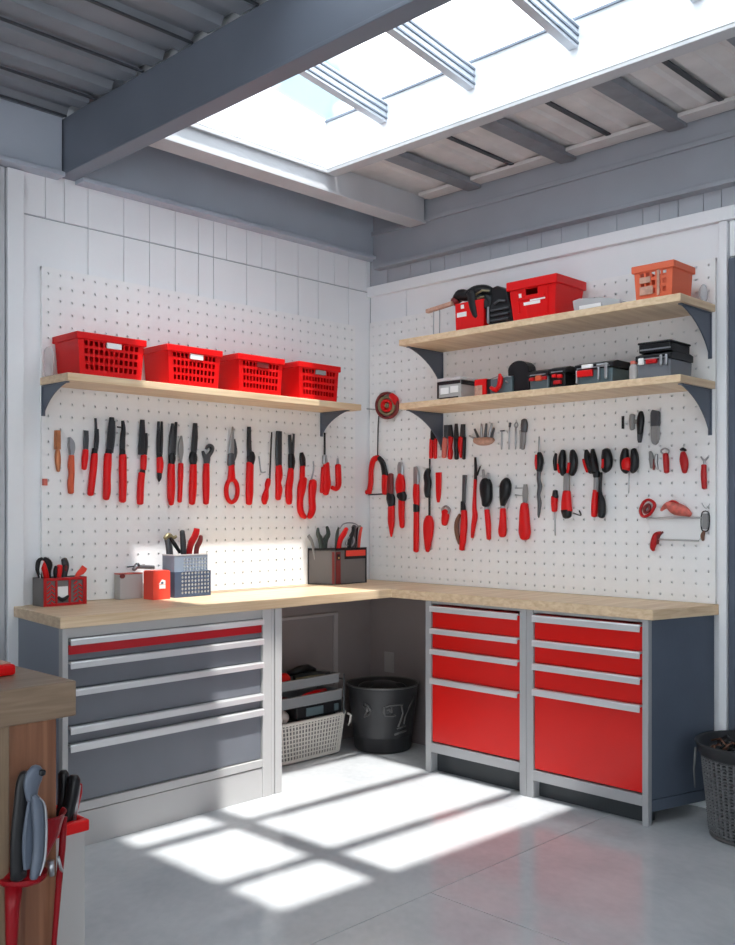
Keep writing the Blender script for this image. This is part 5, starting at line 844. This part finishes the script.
m = MB(); m.tube([(bx-.20, by-.055, .335), (bx-.205, by-.06, .25), (bx-.20, by-.062, .17)], [.006, .005, .002], 8); build('strap', m, 'wicker_strand', t, smooth=True)
t = thing('scrap_pile', 'tangled black and rust-coloured straps heaped in the dark woven basket', 'straps', (bx, by, .3))
rnd = random.Random(7)
for nm, mt, cnt, rr in (('strap', 'black', 46, .12), ('rusty_strap', 'brown', 6, .07), ('metal_strip', 'steel', 4, .11)):
    m = MB()
    for k in range(cnt):
        a = rnd.uniform(0, 6.28); r0 = rr*rnd.random()**.5; cx, cy = bx+r0*math.cos(a)-(.05 if nm == 'rusty_strap' else 0), by+r0*math.sin(a)-(.06 if nm == 'rusty_strap' else 0); z = .335+rnd.uniform(-.02, .035)+(.01 if cnt < 40 else 0)
        b = rnd.uniform(0, 6.28); l = rnd.uniform(.03, .055)
        m.tube([(cx-l*math.cos(b), cy-l*math.sin(b), z-.012), (cx, cy, z+.012), (cx+l*math.cos(b), cy+l*math.sin(b), z-.008)], .006 if cnt > 40 else .004, 6)
    o = build(nm, m, mt, t, smooth=True, kind='stuff')
m = MB(); m.lathe(bx, by, [(.10, .30), (.168, .318), (.160, .338), (.06, .35)], 30); build('strap_bed', m, 'wicker_dark', t, smooth=True)

# ------------------------------------------------------------------ foreground bench at the left
ba = thing('workbench', 'thick-topped brown timber workbench in the left foreground', 'workbench', (1.3, -3.6, 0))
m = MB(); m.box(.98, 1.83, -4.7, -2.888, .815, .9); build('bench_top', m, 'oak', ba, bevel=.004)
m = MB(); m.box(1.05, 1.80, -3.046, -2.924, 0, .8145); build('end_panel', m, 'walnut', ba, bevel=.003, label='reddish vertical-grained end panel')
m = MB(); m.box(1.05, 1.815, -4.6, -3.048, 0, .8145); build('side_panel', m, 'oak_upright', ba, bevel=.003)
t = thing('flat_box', 'glossy red flat box at the left edge on the foreground workbench', 'box', (1.55, -3.05, .9))
m = MB(); m.box(1.45, 1.655, -3.25, -2.955, .9, .928); build('box_body', m, 'red', t, bevel=.008)
m = MB(); m.box(1.46, 1.645, -3.24, -2.965, .9285, .932); build('lid', m, 'clay', t, bevel=.001)
# slim bin behind the bench end
t = thing('floor_bin', 'tall slim pale grey bin with a red rim standing behind the bench end', 'bin', (1.6, -2.86, 0))
x0, x1, y0, y1, zt = 1.45, 1.70, -2.918, -2.793, .487
m = MB(); m.box(x0, x1, y0, y1, 0, .006)
for a, b, c, d in ((x1-.006, x1, y0, y1), (x0, x0+.006, y0, y1), (x0+.006, x1-.006, y0, y0+.006), (x0+.006, x1-.006, y1-.006, y1)): m.box(a, b, c, d, .0065, zt)
build('bin_body', m, 'panel_light', t, bevel=.002)
m = MB()
for a, b, c, d in ((x1-.008, x1+.014, y0, y1+.006), (x0-.01, x0+.008, y0, y1+.006), (x0+.008, x1-.008, y1-.008, y1+.006), (x0+.008, x1-.008, y0, y0+.01)): m.box(a, b, c, d, zt, zt+.030)
build('rim', m, 'red', t, bevel=.006)
gh = 'knives standing in the slim grey bin'
def rod(name, label, cat, parts, loc, group=None):
    t = thing(name, label, cat, loc, group=group)
    for pn, mt, pts, r in parts:
        m = MB(); m.tube(pts, r, 12); build(pn, m, mt, t, smooth=True)
rod('knife', 'thin black-handled knife, leftmost in the slim grey bin with the red rim', 'knife', [('blade', 'steel', [(1.60, -2.86, .15), (1.650, -2.842, .53)], .006), ('handle', 'black', [(1.655, -2.842, .52), (1.66, -2.836, .56), (1.66, -2.833, .60), (1.66, -2.832, .632), (1.66, -2.832, .64)], [.009, .010, .012, .014, .008])], (1.60, -2.86, .15), gh)
rod('knife', 'thick black-handled knife leaning in the slim grey bin, beside the thinner one', 'knife', [('blade', 'steel', [(1.65, -2.87, .12), (1.68, -2.838, .50)], .007), ('handle', 'black', [(1.68, -2.838, .49), (1.68, -2.832, .53), (1.68, -2.820, .58), (1.68, -2.814, .618), (1.68, -2.813, .628)], [.012, .016, .018, .018, .010]), ('bolster', 'steel', [(1.682, -2.818, .49), (1.684, -2.802, .60)], .006)], (1.65, -2.87, .12), gh)
rod('scissors', 'scissors with a slim pinkish red handle at the right of the slim grey bin', 'scissors', [('blade', 'steel', [(1.62, -2.83, .12), (1.648, -2.80, .50)], .006), ('handle', 'deep_red', [(1.648, -2.80, .49), (1.65, -2.792, .53), (1.65, -2.782, .57), (1.65, -2.781, .59), (1.65, -2.788, .60)], [.006, .007, .008, .007, .004])], (1.62, -2.83, .12), gh)
# red holder on the bench end
t = thing('tool_holder', 'dark red scoop-like tool holder with two long red legs on the foreground bench end', 'holder', (1.85, -2.98, .45))
m = MB()   # scoop: half funnel, wide mouth at the top right, narrowing to the lower left
def scoop(mb, prof, wall=.004):
    rings = []
    for (yc, z, ry, rx) in prof:
        ring = [mb.v((1.803+rx*math.sin(a), yc+ry*math.cos(a), z)) for a in [PI*k/14 for k in range(15)]]
        ring += [mb.v((1.803+(rx-wall)*math.sin(a), yc+(ry-wall)*math.cos(a), z)) for a in [PI*k/14 for k in range(14, -1, -1)]]
        rings.append(ring)
    mb._skin(rings, False)
scoop(m, [(-2.958, .594, .050, .062), (-2.960, .588, .047, .058), (-2.968, .545, .042, .054), (-2.988, .505, .036, .05), (-3.008, .480, .038, .055), (-3.018, .468, .046, .062)])
build('scoop', m, 'holder_red', t, smooth=False)
m = MB(); m.lathe(1.815, -3.018, [(.004, .452), (.052, .452), (.056, .458), (.056, .467), (.004, .467)], 28); build('base_plate', m, 'holder_red', t, smooth=False)
m = MB(); m.tube([(1.84, -3.050, .455), (1.845, -3.056, .40), (1.85, -3.060, .32), (1.85, -3.062, .0)], [.020, .016, .013, .011], 12); build('leg', m, 'holder_red', t, smooth=True)
m = MB(); m.tube([(1.82, -2.916, .575), (1.82, -2.920, .50), (1.82, -2.927, .44), (1.82, -2.942, .27), (1.82, -2.955, .0)], [.008, .008, .008, .006, .005], 12); build('leg', m, 'holder_red', t, smooth=True)
m = MB(); m.tube([(1.862, -2.952, .50), (1.86, -2.945, .47), (1.85, -2.935, .458)], [.003, .004, .003], 8); m.tube([(1.85, -2.965, .49), (1.85, -2.962, .455)], [.009, .006], 8); build('spring_clip', m, 'steel', t, smooth=True)
t = thing('pruning_shears', 'big grey and black hand shears standing in the dark red holder on the foreground bench', 'shears', (1.86, -3.02, .46))
def rw(path, x, ht, sh='r'):    # ribbon in the plane of the bench end: path (y, z, w)
    mb = MB(); mb.f = lambda p: Vector((p[1], p[0], p[2])); mb.ribbon(path, x, ht, sh); return mb
build('back_handle', rw([(-3.052, .480, .020), (-3.052, .56, .020), (-3.046, .64, .018), (-3.040, .69, .018), (-3.034, .712, .014)], 1.868, .012), 'black', t, smooth=True)
build('head', rw([(-3.030, .655, .012), (-3.030, .685, .019), (-3.024, .708, .022), (-3.017, .725, .014)], 1.886, .009), 'bracket', t, smooth=True)
build('front_handle', rw([(-3.034, .668, .006), (-3.026, .650, .013), (-3.021, .60, .014), (-3.021, .55, .013), (-3.026, .51, .013), (-3.034, .482, .008)], 1.902, .011), 'bracket', t, smooth=True)
build('blade', rw([(-3.034, .50, .014), (-3.033, .56, .018), (-3.030, .62, .014), (-3.028, .66, .008)], 1.884, .005, 'f'), 'side_blue', t)
build('edge', rw([(-3.022, .662, .002), (-3.009, .64, .003), (-3.006, .58, .003), (-3.010, .52, .003), (-3.022, .487, .002)], 1.908, .004), 'steel', t, smooth=True)
build('bolt', rw([(-3.010, .710, .008), (-3.008, .718, .008)], 1.896, .005), 'black', t, smooth=True)

# ------------------------------------------------------------------ yard ground seen through the rear openings
m = MB(); m.box(-25, 25, -25, 25, -.16, -.125); o = build('ground', m, 'beam_light'); o['kind'] = 'structure'

# ------------------------------------------------------------------ light
w = bpy.data.worlds.new('World'); bpy.context.scene.world = w; w.use_nodes = True
nt = w.node_tree; N = nt.nodes; L = nt.links; bg = N['Background']
tc = N.new('ShaderNodeTexCoord'); n = N.new('ShaderNodeTexNoise'); n.inputs['Scale'].default_value = 5.; n.inputs['Detail'].default_value = 4
r = N.new('ShaderNodeValToRGB'); r.color_ramp.elements[0].position = .45; r.color_ramp.elements[1].position = .54
r.color_ramp.elements[0].color = (.13, .19, .22, 1); r.color_ramp.elements[1].color = (.94, .975, 1., 1)
L.new(tc.outputs['Generated'], n.inputs['Vector']); L.new(n.outputs['Fac'], r.inputs['Fac']); L.new(r.outputs['Color'], bg.inputs['Color'])
bg.inputs['Strength'].default_value = 1.85
sun = bpy.data.lights.new('sun', 'SUN'); sun.energy = 2.3; sun.angle = math.radians(1.2); sun.color = (1, .97, .93)
so = bpy.data.objects.new('sun', sun); C.objects.link(so); so.rotation_euler = Vector((-.34, .135, -1)).to_track_quat('-Z', 'Y').to_euler(); so.location = (2, -2, 6)

# ------------------------------------------------------------------ camera
cam = bpy.data.cameras.new('camera'); co = bpy.data.objects.new('camera', cam); C.objects.link(co)
cam.sensor_fit = 'VERTICAL'; cam.sensor_height = 36; cam.lens = 961.4*36/945; cam.shift_y = (509.25-472.5)/945
co.location = (3.9536, -4.0501, 1.3126); co.rotation_euler = (PI/2, 0, math.radians(44.4773)); cam.clip_start = .05
sc = bpy.context.scene; sc.camera = co
sc.view_settings.view_transform = 'Standard'; sc.view_settings.look = 'None'; sc.view_settings.gamma = 1; sc.view_settings.exposure = 1.75
sc.view_settings.use_curve_mapping = False
sc.cycles.max_bounces = 12; sc.cycles.diffuse_bounces = 6
